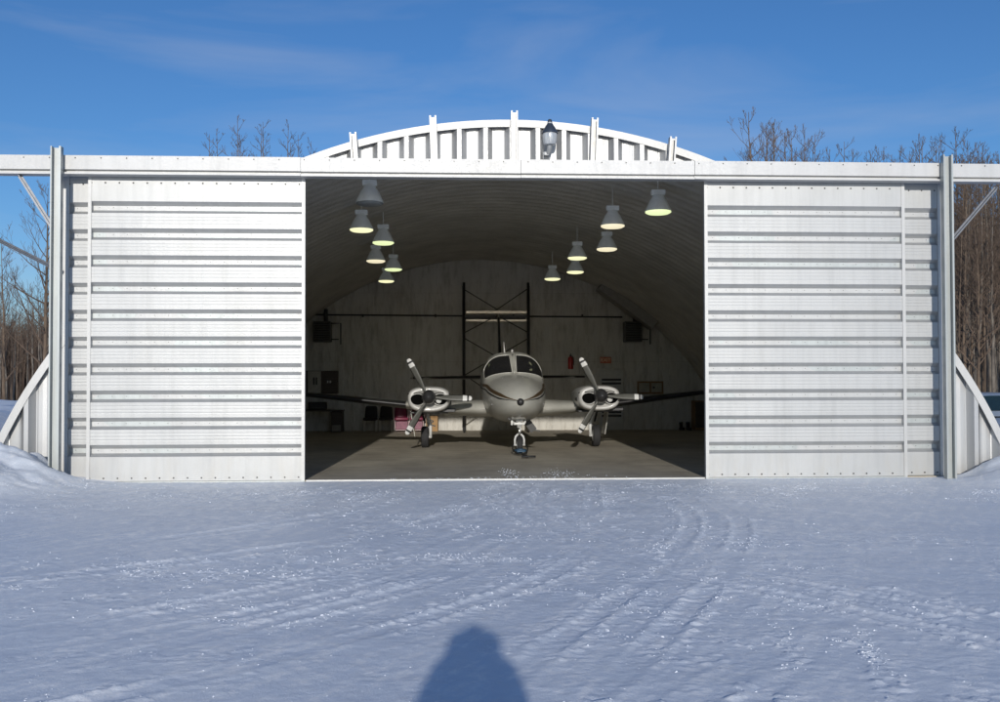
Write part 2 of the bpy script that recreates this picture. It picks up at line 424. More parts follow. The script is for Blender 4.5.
g = bpy.data.objects.new('snow_ground', me); COL.objects.link(g); tag(g, 'packed snow covered ground with vehicle tracks and low banks', 'snow', kind='structure')
# loose crumbs thrown up by wheels and boots
rs = np.random.RandomState(4); NC_ = 520000
cxs = rs.uniform(-9.5, 10.5, NC_); cys = 3.2 + 13.2*rs.rand(NC_)
mm, trr, stk = ground_height(cxs[None], cys[None], True)
clump = smooth(.42, .66, fbm(cxs*3.1, cys*3.6, 140, 3, .6))
pr = .34*mm[0]**1.6*(.10+clump)*(.16+1.1*stk[0]) + .05*np.exp(-(trr[0]-1.3)**2/.3)*clump
inv = (np.abs(cxs - .05*cys) < .58*cys+.6)
kp = (rs.rand(NC_) < pr) & inv
cxs, cys = cxs[kp], cys[kp]; czs = ground_height(cxs[None], cys[None])[0]
n_ = len(cxs); sz = np.minimum(.019, .0042 + rs.exponential(.0028, n_)); rot = rs.uniform(0, 6.28, n_); el_ = rs.uniform(.35, 1.0, n_); ht = rs.uniform(.14, .42, n_)
cv = np.zeros((n_, 9, 3)); 
for k in range(4):
    a = k*PI/2 + rs.uniform(-.4, .4, n_); rr1 = sz*rs.uniform(.75, 1.2, n_); rr2 = sz*rs.uniform(.25, .6, n_)
    for q, (rr_, zz_) in enumerate(((rr1, -.004+0*sz), (rr2, sz*ht*rs.uniform(.7, 1.1, n_)))):
        px_ = rr_*np.cos(a); py_ = rr_*np.sin(a)*el_
        cv[:, q*4+k, 0] = cxs + px_*np.cos(rot) - py_*np.sin(rot); cv[:, q*4+k, 1] = cys + px_*np.sin(rot) + py_*np.cos(rot); cv[:, q*4+k, 2] = czs + zz_
cv[:, 8, 0] = cxs; cv[:, 8, 1] = cys; cv[:, 8, 2] = czs + sz*ht*1.15
b = MB(); fs = []
for i in range(n_):
    o = i*9; fs += [(o+k, o+(k+1)%4, o+4+(k+1)%4, o+4+k) for k in range(4)] + [(o+4+k, o+4+(k+1)%4, o+8) for k in range(4)]
b.v = [tuple(p) for p in cv.reshape(-1, 3)]; b.f = fs; b.m = [0]*len(fs)
M['crumb'] = simple('loose_snow', (.80,.83,.87), .7, 0, .03)
tag(b.build('snow_crumbs', M['crumb']), 'loose snow crumbs scattered over the packed snow yard', 'snow', kind='stuff')
def gz(x, y): return float(ground_height(np.array([[float(x)]]), np.array([[float(y)]]))[0,0])

b = MB(); b.box(-7.4, 9.5, 16.74, YB+.2, -.3, FZ)
fl = b.build('floor', M['concrete']); tag(fl, 'stained concrete hangar floor', 'floor', kind='structure')

# ------------------------------------------------------------------ hangar
HG = thing('aircraft_hangar', 'white corrugated metal arch hangar with its sliding doors half open', 'hangar', (CX, YF, 0))
def hb(mb, name, mats, parent=None, **k): return mb.build(name, mats, parent or HG, world=True, **k)

# vault: outer sheet and inner foamed lining
def vault(r, y0, y1, ny_, amp, per):
    a0 = math.acos((0-ZA)/r)
    mb = MB(); rings = []
    ncol = 64
    for j in range(ny_+1):
        y = y0+(y1-y0)*j/ny_; rr = r + amp*(1 if (y/per) % 1 < .5 else -1)*.5
        rings.append([Vector((CX+rr*math.sin(-a0+2*a0*k/ncol), y, ZA+rr*math.cos(-a0+2*a0*k/ncol))) for k in range(ncol+1)])
    mb.rings(rings, 0, False, False); return mb
hb(vault(RA+.03, YF+.03, YB+.25, 156, .05, .45), 'roof', M['roof'])
hb(vault(RA-.16, YF+.16, YB, 156, .004, .45), 'arch_lining', M['vault'], smooth=True)
# ring that closes the gap between roof sheet and lining at the mouth
mb = MB(); a0 = math.acos((0-ZA)/RA); rg = []
for k in range(65):
    a = -a0+2*a0*k/64; rg.append([Vector((CX+r*math.sin(a), YF+.155, ZA+r*math.cos(a))) for r in (RA-.2, RA+.0)])
mb.rings(rg, 0, False, False); hb(mb, 'lining_edge', M['vault'])

# back wall, gently billowing vinyl
mb = MB(); nxw, nzw = 110, 44; rr = RA-.17
vs = []; fs = []
for i in range(nxw+1):
    x = CX-8.62+17.24*i/nxw; top = max(.02, arcz(x, rr))
    for j in range(nzw+1):
        z = top*j/nzw
        y = YB-.02 - .05*(mnoise.noise(Vector((x*1.1, z*.5, 3)))+.4*mnoise.noise(Vector((x*3.2, z*1.3, 8)))) + .02*abs(math.sin(x*PI/1.25))
        vs.append((x, y-.06, z))
for i in range(nxw):
    for j in range(nzw):
        p = i*(nzw+1)+j; fs.append((p, p+nzw+1, p+nzw+2, p+1))
mb.add(vs, fs); hb(mb, 'back_wall', M['lining'], smooth=True)
mb = MB(); mb.prism([(CX+(RA)*math.sin(-a0+2*a0*k/40), ZA+RA*math.cos(-a0+2*a0*k/40)) for k in range(41)], 'y', YB+.12, YB+.2); hb(mb, 'back_wall_sheet', M['wallsheet'])

# front wall: corrugated sheet above the track and outside the posts
def wall_profile(x):
    t = ((x-CX)/.45+.5) % 1.0*.45          # raised narrow rib in the middle of each .45 m pitch
    d = abs(t-.225)
    if d < .036: return -.11
    if d < .122: return -.11*(1-(d-.036)/.086)
    return .004*(1 if abs(d-.15) < .008 else 0)
mb = MB()
def sheet(xa, xb, zb):
    n0 = math.floor((xa-CX)/.45)-1; n1 = math.ceil((xb-CX)/.45)+1; bx_ = []
    for n in range(n0, n1+1):
        c = CX+.45*n
        for d in (-.122,-.036,.036,.122,.142,.15,.158,.225): bx_.append(c+d)
        for d in (-.142,-.15,-.158): bx_.append(c+d)
    bx_ = sorted({round(q, 4) for q in bx_ if xa < q < xb} | {xa, xb})
    vs = []; fs = []
    for x in bx_:
        y = YF + wall_profile(x); zt = max(zb+.001, arcz(x, RA-.02))
        vs += [(x, y, zb), (x, y, zt)]
    for i in range(len(bx_)-1): fs.append((2*i, 2*i+2, 2*i+3, 2*i+1))
    mb.add(vs, fs)
sheet(CX-6.2, CX+6.2, 5.17); sheet(CX-8.82, CX-7.30, -.1); sheet(CX+7.30, CX+8.82, -.1)
hb(mb, 'front_wall', M['wallsheet'])
# rolled edge trim round the arc
mb = MB(); rg = []
for k in range(97):
    a = -a0*1.0+2*a0*k/96
    prof = [(RA-.10, YF-.125), (RA+.02, YF-.135), (RA+.045, YF+.14), (RA+.02, YF+.14), (RA+.005, YF-.11), (RA-.10, YF-.10)]
    rg.append([Vector((CX+r*math.sin(a), y, ZA+r*math.cos(a))) for r, y in prof])
mb.rings(rg, 0, True, True); hb(mb, 'arch_trim', M['trim'], auto=30)
# jambs behind the posts
for xa, xb in ((-6.50, -6.215), (8.385, 8.62)):
    mb = MB(); mb.box(xa, xb, YF-.115, YF-.10, -.1, 5.16); mb.box(xa+.02, xa+.05, YF-.099, YF+.05, -.1, 5.15)
    hb(mb, 'jamb', M['trim'])
# light strips standing in front of the arc (door header hangers)
for dx in (-2.70, -1.345, .03, 1.40, 2.76):
    x = CX+dx; zt = arcz(x)+.135; lean = dx/RA*.55; mb = MB()
    L = zt-5.3; Mx = Matrix.Translation((x-lean*.35, 0, 5.28)) @ Matrix.Rotation(lean*.45, 4, 'Y')
    for q in ((-.058,-.050,YF-.36,YF-.24), (.050,.058,YF-.36,YF-.24), (-.058,.058,YF-.24,YF-.23), (-.058,-.03,YF-.368,YF-.36), (.03,.058,YF-.368,YF-.36)):
        mb.box(q[0], q[1], q[2], q[3], 0, L, 0, Mx)
    hb(mb, 'header_strut', M['trim'])

# the door track: a boxed beam running past both posts
mb = MB()
prof = [(16.50,5.345),(16.50,5.115),(16.565,5.105),(16.565,5.075),(16.475,5.065),(16.475,5.035),(16.66,5.03),(16.69,5.345)]
edges = [-11.2,-8.6,-6.33,-2.45,1.18,4.1,8.45,10.9,13.4]
for i in range(len(edges)-1):
    o = .004*(i % 2); h = .003*((i*7) % 3)
    mb.prism([(y-o, z+h) for y, z in prof], 'x', edges[i]+.003, edges[i+1]-.003)
for i in range(60):      # screws along the face
    x = -11+.41*i
    mb.box(x-.008, x+.008, 16.488, 16.496, 5.30, 5.316, 1)
hb(mb, 'door_track', [M['beam'], M['bolt']])
mb = MB(); mb.prism([(16.55,5.34),(16.70,5.36),(YF-.1,5.40),(YF-.1,5.37),(16.70,5.34)], 'x', CX-3.4, CX+3.4); hb(mb, 'track_flashing', M['trim'])
# posts
for sx, xc in ((-1, -6.33), (1, 8.37)):
    mb = MB(); z1 = 5.46
    y0, y1 = 16.34, 16.46
    for xo, w in ((-.078, .011), (.064, .013)):
        mb.box(xc+xo, xc+xo+w, y0, y1-.001, -.3, z1)
    mb.box(xc-.066, xc+.063, y1-.03, y1-.002, -.3, z1-.01)
    mb.box(xc-.083, xc-.062, y0-.008, y0-.001, -.3, z1); mb.box(xc+.052, xc+.082, y0-.008, y0-.001, -.3, z1)
    hb(mb, 'post', M['post'])
# raking braces under the ends of the track
for p, q in (((-7.00,16.56,5.03), (-6.50,16.62,4.20)), ((-8.6,17.4,4.55), (-6.45,16.9,3.50)), ((9.32,16.55,4.95), (8.56,16.55,4.08))):
    mb = MB(); mb.bar(p, q, .075, .012); mb.bar((p[0],p[1]+.03,p[2]), (q[0],q[1]+.03,q[2]), .012, .07); hb(mb, 'brace', M['brace'])
for xe in (-11.0, 13.2):
    mb = MB(); mb.box(xe-.08, xe+.08, 16.5, 16.7, -.3, 5.03); hb(mb, 'post', M['post'])

# sliding door leaves
def door_profile():
    pts = [(.035, 0), (.16, 0)]
    pitch = 4.01/9
    for k in range(10):
        zc = .535+pitch*k
        for dz in (-.235+.02, ):
            pass
        pts += [(zc-.10, 0), (zc-.045, .075), (zc+.030, .075), (zc+.096, 0)]
        if k < 9:
            for q in (.17, .225, .28):
                pts += [(zc+q-.012, 0), (zc+q-.004, .0012), (zc+q+.004, .0012), (zc+q+.012, 0)]
    pts += [(4.78, 0), (5.095, 0)]
    return pts
DP = door_profile()
def door(x0, x1, yf, seed):
    """one leaf; yf is the plane of its front face"""
    r = random.Random(seed)
    root = bpy.data.objects.new('sliding_door', None); COL.objects.link(root); root.parent = HG; root.location = ((x0+x1)/2-CX, yf-YF, 0); root.empty_display_size = .2
    mb = MB(); n = 12; vs = []; fs = []
    for i in range(n+1):
        x = x0+.01+(x1-x0-.02)*i/n
        for k, (z, d) in enumerate(DP):
            y = yf + d + .007*mnoise.noise(Vector((x*.9+seed, z*1.2, seed*3.1)))
            vs.append((x, y, z+.002*mnoise.noise(Vector((x*.6, z, seed+9)))))
    m_ = len(DP)
    for i in range(n):
        for k in range(m_-1): fs.append((i*m_+k, (i+1)*m_+k, (i+1)*m_+k+1, i*m_+k+1))
    mb.add(vs, fs)
    for i in range(int((x1-x0)/.226)+1):                      # bolts along head and foot
        x = x0+.05+.226*i
        for z in (.085, 4.945):
            if x < x1-.04: mb.box(x-.011, x+.011, yf-.010, yf+.002, z-.011, z+.011, 1)
    for k in range(10):                                      # small rivets in every channel
        z = .535+4.01/9*k
        for i in range(int((x1-x0)/.226)):
            x = x0+.16+.226*i
            mb.box(x-.005, x+.005, yf+.070, yf+.074, z-.005, z+.005, 1)
    mb.build('door_sheet', [M['door'], M['bolt']], root, world=True)
    for xa in (x0, x1-.055):
        t = MB(); t.box(xa, xa+.055, yf-.014, yf+.075, .03, 5.098)
        t.build('edge_trim', M['trim'], root, world=True)
    t = MB(); t.box(x0+.056, x1-.056, yf+.076, yf+.09, .035, 5.09); t.box(x0, x1, yf-.006, yf+.07, .0, .03)
    t.build('door_backing', M['post'], root, world=True)
    for q in (.2, .8):
        t = MB(); xm = x0+(x1-x0)*q; t.box(xm-.06, xm+.06, yf+.092, yf+.11, 4.98, 5.2)
        t.build('hanger', M['post'], root, world=True)
    return root
door(-5.94, -2.40, YD, 1); door(4.305, 7.775, YD, 2)
door(-6.345, -2.80, YD+.13, 3); door(4.70, 8.47, YD+.13, 4)
# pale threshold angle at the mouth
mb = MB(); mb.box(-2.38, 4.29, 16.71, 16.735, -.1, FZ+.006); hb(mb, 'threshold', M['trim'])

# back door with louvres
ED = bpy.data.objects.new('entry_door', None); COL.objects.link(ED); ED.parent = HG; ED.location = (5.62-CX, YB-.16-YF, FZ)
M['doorgrey'] = simple('grey_white_door', (.46,.46,.43), .5, 0, .08)
mb = MB(); mb.rbox(-.42, .42, 0, .05, 0, 2.08, .008); mb.build('panel', M['doorgrey'], ED)
for z in (.45, 1.58):
    for k in range(2):
        mb = MB(); mb.box(-.34, .34, -.008, -.001, z+.13*k, z+.13*k+.075); mb.build('louvre', M['black'], ED)
mb = MB(); mb.box(-.48, -.425, -.01, .06, 0, 2.14); mb.box(.425, .48, -.01, .06, 0, 2.14); mb.box(-.425, .425, -.01, .06, 2.085, 2.14); mb.build('door_frame', M['lining'], ED)
mb = MB(); mb.tube([(.35,-.05,1.0),(.35,0,1.0)], .025, 10); mb.tube([(.35,-.05,1.0),(.25,-.05,1.0)], .012, 8); mb.build('handle', M['chrome'], ED)

# ------------------------------------------------------------------ fittings on the hangar
def lantern(x, y, z):
    t = thing('yard_light', 'barn style yard light with dark cap on the arch front', 'light', (x, y, z))
    b = MB(); b.lathe([(.005,.30),(.03,.30),(.045,.27),(.05,.22),(.11,.13),(.155,.05),(.16,.02),(.15,.02)], 28); b.build('cap', simple('blue_grey_cap', (.05,.065,.09), .4, .3), t, auto=35); t.scale = (.86,.86,.86)
    b = MB(); b.lathe([(.14,.018),(.145,-.02),(.135,-.14),(.115,-.205),(.09,-.215),(.02,-.22)], 28); b.build('globe', M['globe'], t, auto=40)
    b = MB(); b.lathe([(.05,.14),(.06,.06),(.05,.05)], 16, Matrix.Translation((0,0,.1))); b.build('photocell', M['bracket'], t, auto=35)
    b = MB(); b.tube([(0,0,-.20),(-.01,.03,-.30),(-.03,.08,-.36),(-.04,.22,-.38)], [.055,.05,.045,.04], 12); b.rbox(-.12,.03,.20,.24,-.44,-.30,.006); b.rbox(-.11,-.01,.05,.16,-.40,-.33,.006); b.build('bracket', M['bracket'], t, auto=35)
lantern(1.70, 16.86, 5.86)

LP = [('lens_off', -1.44, 18.0, 4.86), ('lens_yellow', -1.86, 21.1, 4.86), ('lens_green', -1.53, 23.0, 4.86), ('lens_warm', -1.95, 26.4, 4.86), ('lens_green', -1.60, 28.3, 4.86), ('lens_yellow', -2.0, 31.5, 4.86),
      ('lens_green', 3.94, 18.7, 4.86), ('lens_warm', 3.35, 20.4, 4.86), ('lens_warm', 3.78, 23.9, 4.86), ('lens_yellow', 3.28, 25.6, 4.86), ('lens_yellow', 3.63, 28.8, 4.86), ('lens_yellow', 3.16, 30.7, 4.86)]
order = ['nearest', 'second', 'third', 'fourth', 'fifth', 'farthest']
for i, (lm, x, y, z) in enumerate(LP):
    side = 'left' if i < 6 else 'right'
    lab = f'grey bell shaped high bay lamp, {order[i%6]} in the {side} row, ' + ('unlit' if lm == 'lens_off' else {'lens_green': 'glowing pale green', 'lens_warm': 'glowing cream', 'lens_yellow': 'glowing pale yellow'}[lm])
    z += .02; t = thing('high_bay_lamp', lab, 'lamp', (x, y, z), 0, 'high bay lamps hanging from the hangar vault')
    b = MB(); b.lathe([(.10,.31),(.12,.26),(.16,.205),(.232,.05),(.245,.02),(.25,.0),(.24,.0)], 28); b.build('lamp_shade', M['shade'], t, auto=40)
    b = MB(); b.lathe([(.238,.002),(.245,-.02),(.20,-.045),(.10,-.06),(.01,-.064)], 28); b.build('lens', M[lm], t, smooth=True)
    top = arcz(x)-.16-z
    b = MB(); b.rbox(-.13,.13,-.06,.06,.31,.41,.01); b.tube([(0,0,.41),(0,0,top)], .006, 6); b.build('ballast', M['shade'], t)

def heater(x, z, label, rs):
    t = thing('unit_heater', label, 'heater', (x, YB-.62, z))
    b = MB(); b.rbox(-.30,.30,0,.42,-.34,.36,.02); b.build('casing', M['heater'], t)
    b = MB()
    for k in range(8): b.bar((-.26,-.012,-.28+.08*k), (.26,-.012,-.28+.08*k), .045, .012, 0, (0,.6,.8))
    b.build('louvre', M['black'], t)
    b = MB(); xo = rs*.36
    b.tube([(rs*.3,.2,.30),(rs*.62,.2,.30),(rs*.62,.2,-.42)], .022, 8); b.tube([(rs*.3,.2,-.25),(rs*.55,.2,-.25)], .018, 8); b.build('pipe', M['black'], t)
    b = MB(); top = arcz(x)-.2-z
    b.tube([(.1,.3,.36),(.1,.3,min(1.0, top))], .07, 12); b.build('flue', M['black'], t, auto=40)
heater(-4.35, 3.42, 'dark louvred unit heater high on the back wall beside the left door edge', 1)
heater(6.32, 3.42, 'dark unit heater high on the back wall beneath the sloping duct', 1)
b = MB()
Mx = Matrix.Translation((6.15, 33.9, 4.28)) @ Matrix.Rotation(R(36), 4, 'Y')
b.rbox(-1.25, 1.05, -.28, .5, -.2, .2, .02, 0, Mx)
tag(b.build('air_duct', simple('dull_duct_sheet', (.27,.26,.235), .55, .1, .15)), 'broad grey duct sloping down the vault at the back right', 'duct')
b = MB(); b.tube([(-4.7,YB-.22,4.03),(CX,YB-.22,3.99),(6.0,YB-.22,3.96)], .028, 8)
for x in (-3, -.5, 2.2, 4.6): b.box(x-.03, x+.03, YB-.25, YB-.12, 3.95, 4.05)
tag(b.build('wall_pipe', M['black']), 'long black horizontal pipe across the back wall above the aircraft', 'pipe')

b = thing('exit_sign', 'small orange red EXIT sign above the louvred back door', 'sign', (5.42, YB-.2, 2.46))
q = MB(); q.rbox(-.19,.19,-.0,.06,-.11,.11,.008); q.build('sign_box', M['signface'], b)
cu = bpy.data.curves.new('lettering', 'FONT'); cu.body = 'EXIT'; cu.size = .17; cu.align_x = 'CENTER'; cu.align_y = 'CENTER'; cu.extrude = .003
cu.materials.append(M['signtext']); tmp = bpy.data.objects.new('lettering_curve', cu); COL.objects.link(tmp)
bpy.context.view_layer.update()
lm_ = bpy.data.meshes.new_from_object(tmp.evaluated_get(bpy.context.evaluated_depsgraph_get())); bpy.data.objects.remove(tmp)
to = bpy.data.objects.new('lettering', lm_); COL.objects.link(to); to.parent = b; to.location = (0,-.006,0); to.rotation_euler = (R(90),0,0)
t = thing('fire_extinguisher', 'red fire extinguisher hung on the back wall left of the EXIT sign', 'extinguisher', (4.18, YB-.25, 2.14))
b = MB(); b.lathe([(.02,0),(.085,.01),(.09,.04),(.09,.36),(.075,.41),(.035,.44),(.03,.46)], 18); b.build('cylinder', M['red'], t, auto=40)
b = MB(); b.rbox(-.03,.03,-.03,.03,.45,.50,.005); b.bar((0,-.02,.50),(0,-.14,.54),.025,.012); b.tube([(.03,0,.47),(.10,0,.40),(.11,0,.15)], .012, 8); b.build('valve', M['black'], t)
t = thing('notice_board', 'wood framed twin panel board on the back wall at right', 'board', (6.98, YB-.2, 1.50))
b = MB(); b.box(-.46,.46,.0,.05,-.22,-.16); b.box(-.46,.46,0,.05,.16,.22); b.box(-.46,-.40,0,.05,-.16,.16); b.box(.40,.46,0,.05,-.16,.16); b.box(-.03,.03,0,.05,-.16,.16); b.build('frame', M['wood'], t)
b = MB(); b.box(-.40,-.03,.02,.045,-.16,.16); b.box(.03,.40,.02,.045,-.16,.16); b.build('panel', simple('pale_board', (.34,.32,.26), .7), t)
b = MB(); b.lathe([(.01,.02),(.04,.02),(.04,0)], 12, Matrix.Translation((.12,.0,0)) @ Matrix.Rotation(R(90),4,'X')); b.build('knob', M['black'], t)
t = thing('storage_cabinet', 'orange brown wooden cabinet on the floor by the right door edge', 'cabinet', (8.72, 33.9, FZ))
b = MB(); b.rbox(-.35,.35,0,.5,.05,1.02,.01); b.box(-.33,.33,.03,.47,0,.05); b.build('carcass', M['wood'], t)
b = MB(); b.rbox(-.33,-.01,-.02,-.001,.1,.98,.005); b.rbox(.01,.33,-.02,-.001,.1,.98,.005); b.build('door', M['darkwood'], t)
for dx, lab in ((0, 'small dark boot standing nearest the wooden cabinet by the back wall'), (-.24, 'small dark boot farther left along the back wall floor')):
    t = thing('rubber_boot', lab, 'boot', (8.2+dx, 34.2, FZ), .3, 'boots by the back wall')
    b = MB(); b.tube([(0,.0,.0),(0,0,.1),(0,.01,.28)], [.055,.055,.065], 12); b.build('shaft', M['rubber'], t, smooth=True)
    b = MB(); b.rbox(-.05,.05,-.2,.07,0,.1,.03); b.build('foot', M['rubber'], t, smooth=True)

# wall cabinets, desk and chairs at the back left
t = thing('wall_cabinet', 'dark wall cupboard with one pale centre door, hung above the desk', 'cupboard', (-4.45, YB-.5, 1.32))
b = MB(); b.rbox(-.62,.62,.0,.35,0,.78,.01); b.build('carcass', M['darkwood'], t)
b = MB(); b.rbox(-.38,.06,-.02,-.001,.02,.76,.006); b.build('door', simple('pale_door', (.40,.38,.34), .5), t)
b = MB(); b.rbox(.09,.58,-.018,-.001,.03,.75,.006); b.build('door', M['darkwood'], t)
for xa, z0, z1, mt in ((-.2,.30,.55,'black'),(-.11,.30,.55,'black'),(.27,.36,.44,'chrome'),(.36,.36,.44,'chrome')):
    b = MB(); b.rbox(xa,xa+.045,-.04,-.02,z0,z1,.006); b.build('handle', M[mt], t)
t = thing('office_desk', 'dark wooden desk with drawer pedestal against the back left wall', 'desk', (-4.2, 33.6, FZ))
b = MB(); b.rbox(-.75,.62,0,.7,.70,.75,.008); b.build('desktop', M['darkwood'], t)
b = MB(); b.rbox(.22,.6,.03,.66,.02,.69,.008); b.build('pedestal', M['darkwood'], t)
for z in (.26, .48): 
    b = MB(); b.rbox(.24,.58,.012,.028,z,z+.2,.004); b.build('drawer', M['darkwood'], t)
b = MB(); b.rbox(.26,.56,.01,.028,.04,.24,.004); b.build('drawer', simple('pale_drawer', (.22,.21,.19), .6), t)
b = MB(); b.box(-.74,-.70,.03,.66,0,.69); b.build('side_panel', M['darkwood'], t)
t = thing('printer', 'black box printer standing on the dark desk', 'printer', (-4.45, 33.75, FZ+.752))
b = MB(); b.rbox(-.3,.3,0,.42,0,.26,.03); b.build('casing', M['black'], t)
b = MB(); b.box(-.22,.22,-.05,-.001,.05,.07); b.build('tray', M['heater'], t)

def chair_parts(t, cloth, rim, narrow=False):
    def slab(z0, z1, yb, yt, w0, w1, th, mat, name):
        b = MB(); rings = []
        for k in range(9):
            s = k/8; w = (w0+(w1-w0)*s)*(1-.28*max(0, s-.75)**2*16*.25)
            w *= 1 if 0 < k < 8 else .86
            z = z0+(z1-z0)*s; y = yb+(yt-yb)*s
            rings.append([Vector((w*c, y+th*d, z)) for c, d in ((-1,.3),(-.8,-.35),(-.3,-.5),(.3,-.5),(.8,-.35),(1,.3),(.8,.5),(-.8,.5))])
        b.rings(rings, 0, True); b.build(name, mat, t, smooth=True)
    slab(.45, .86, .25, .38, .22, .20, .10, cloth, 'backrest')
    b = MB(); b.rbox(-.23,.23,-.23,.25,.38,.48,.04); b.build('seat', cloth, t, smooth=True)
    if rim:
        b = MB()
        b.tube([(-.235,.2,.36),(-.245,.27,.55),(-.22,.36,.84)], .018, 8); b.build('side_trim', rim, t, smooth=True)
        b = MB(); b.tube([(.235,.2,.36),(.245,.27,.55),(.22,.36,.84)], .018, 8); b.build('side_trim', rim, t, smooth=True)
        b = MB()
        b.tube([(-.235,-.22,.36),(-.215,-.24,.06),(.215,-.24,.06),(.235,-.22,.36)], .016, 8); b.build('frame_trim', rim, t, smooth=True)
        b = MB(); b.rbox(-.20,.20,-.22,-.19,.08,.35,.01); b.build('skirt', M['skirt'], t)
    for sx in (-1, 1):
        for y in (-.19, .21):
            b = MB(); b.tube([(sx*.2,y,0),(sx*.2,y,.39)], .016, 8); b.build('leg', M['chrome'] if rim is None else M['heater'], t)
for x, cl, rim, lab in ((-2.70, 'blackcloth', None, 'black padded chair farthest left in the row under the wing'), (-2.18, 'blackcloth', None, 'black padded chair standing next to the maroon chairs'),
                        (-1.65, 'maroon', M['pinkrim'], 'maroon chair with pale trim in the sunlight beside the black chair'), (-1.13, 'maroon', M['pinkrim'], 'maroon chair half hidden behind the left main wheel')):
    t = thing('padded_chair', lab, 'chair', (x, 34.1, FZ), rnd.uniform(-.12,.12), 'chairs along the back wall')
    chair_parts(t, M[cl], rim)
t = thing('cardboard_box', 'orange brown carton with black zigzag mark by the left main wheel', 'box', (-.62, 34.15, FZ))
b = MB(); b.rbox(-.2,.2,0,.4,0,.52,.006); b.build('carton', M['cardboard'], t)
b = MB()
for p, q in (((-.12,.42),(.06,.34)),((.06,.34),(-.08,.24)),((-.08,.24),(.12,.17))): b.bar((p[0],-.005,p[1]),(q[0],-.005,q[1]),.008,.04,0,(0,0,1))
b.build('mark', M['black'], t)

# rolling scaffold behind the tail
t = thing('scaffold_tower', 'black rolling scaffold tower with two planks behind the aircraft tail', 'scaffold', (1.55, 32.9, FZ))
for x in (-1.09, 1.03):
    for y in (0, 1.1):
        xx = x + (.10 if x > 0 and y > 0 else 0)
        b = MB(); b.tube([(xx,y,.2),(xx,y,4.95)], .045, 10); f = b.build('post', M['black'], t, smooth=True)
        b = MB(); b.lathe([(.03,-.025),(.10,-.02),(.10,.02),(.03,.025)], 16, Matrix.Translation((xx,y,.10)) @ Matrix.Rotation(R(90),4,'Y')); b.box(xx-.05,xx+.05,y-.04,y+.04,.12,.2); b.build('castor', M['rubber'], t)
b = MB(); b.rbox(-1.03,.98,-.02,.28,3.92,4.02,.008); b.build('plank', M['plank'], t)
b = MB(); b.rbox(-1.03,.98,-.02,.28,3.66,3.74,.008); b.build('plank', M['plank'], t)
b = MB(); b.box(-1.06,1.02,-.03,.03,3.79,3.87); b.box(-1.06,1.02,1.07,1.13,3.79,3.87); b.build('crossbar', M['black'], t)
b = MB()
for p, q in (((-1.06,4.7),(0,4.06)),((0,4.06),(1.02,4.75)),((-1.06,3.3),(.0,3.86)),((1.02,3.3),(0,3.86)),((-1.06,3.1),(1.02,1.9)),((1.02,3.1),(-1.06,1.9))):
    b.tube([(p[0],-.03,p[1]),(q[0],-.03,q[1])], .02, 6)
b.tube([(-1.06,.55,1.9),(1.02,.55,.5)], .02, 6); b.tube([(1.02,.55,1.9),(-1.06,.55,.5)], .02, 6)
b.build('diagonal', M['heater'], t)

# ------------------------------------------------------------------ aircraft
PX, PY = 1.535, 22.70
AC = thing('twin_engine_aircraft', 'grey twin propeller aircraft parked nose out in the hangar', 'aircraft', (PX, PY, FZ))
#        y     bot   wide  top   half
SEC = [(-1.02, 1.18, 1.20, 1.22, .02), (-.97, 1.09, 1.20, 1.31, .12), (-.85, .985, 1.21, 1.43, .255), (-.6, .885, 1.22, 1.56, .42), (-.2, .80, 1.24, 1.675, .565), (.3, .73, 1.28, 1.765, .665),
       (.9, .69, 1.33, 1.835, .725), (1.15, .68, 1.36, 1.94, .74), (1.45, .67, 1.38, 2.16, .745), (1.75, .67, 1.40, 2.32, .745), (2.2, .67, 1.42, 2.395, .745), (3.2, .68, 1.44, 2.41, .74), (4.6, .76, 1.46, 2.40, .70),
       (6.2, .98, 1.52, 2.26, .52), (7.6, 1.22, 1.60, 2.08, .30), (8.7, 1.42, 1.66, 1.92, .12), (9.05, 1.50, 1.68, 1.86, .03)]
SA = np.array(SEC)
def herm(y, col):
    X_ = SA[:,0]; V = SA[:,col]; i = int(np.clip(np.searchsorted(X_, y)-1, 0, len(X_)-2))
    h = X_[i+1]-X_[i]; t = (y-X_[i])/h
    d = (V[1:]-V[:-1])/(X_[1:]-X_[:-1])
    def sl(k):
        if k == 0: return d[0]
        if k == len(X_)-1: return d[-1]
        return 0 if d[k-1]*d[k] <= 0 else 2*d[k-1]*d[k]/(d[k-1]+d[k])
    m0, m1 = sl(i)*h, sl(i+1)*h
    return (2*t**3-3*t*t+1)*V[i]+(t**3-2*t*t+t)*m0+(-2*t**3+3*t*t)*V[i+1]+(t**3-t*t)*m1
def skin(y, th, off=0):
    """point on the fuselage; th from the crown (0) round the right side to the keel (pi)"""
    bt, zw, tp, hw = (herm(y, c) for c in (1,2,3,4)); cab = min(1, max(0, (y-.7)/.8))
    n = 2.15 + .75*cab if math.cos(th) > 0 else 2.4
    e = 2/n; sx, cz = math.sin(th), math.cos(th)
    x = hw*math.copysign(abs(sx)**e, sx); z = zw + (tp-zw if cz > 0 else zw-bt)*math.copysign(abs(cz)**e, cz)
    p = Vector((x, y, z))
    if off:
        nn = Vector((x/(hw*hw+1e-6), 0, (z-zw)/((tp-zw)**2+1e-6))); nn.normalize()
        nn.y = -.55 if y < 1.75 else 0
        p += nn.normalized()*off
    return p
b = MB(); yl = [-1.02,-1.0,-.97,-.92,-.85,-.75,-.65,-.5,-.35,-.2,0,.3,.6,.8,.9,1.0,1.15,1.3,1.45,1.6,1.75,1.95,2.2,2.7,3.2,3.9,4.6,5.4,6.2,6.9,7.6,8.2,8.7,9.05]
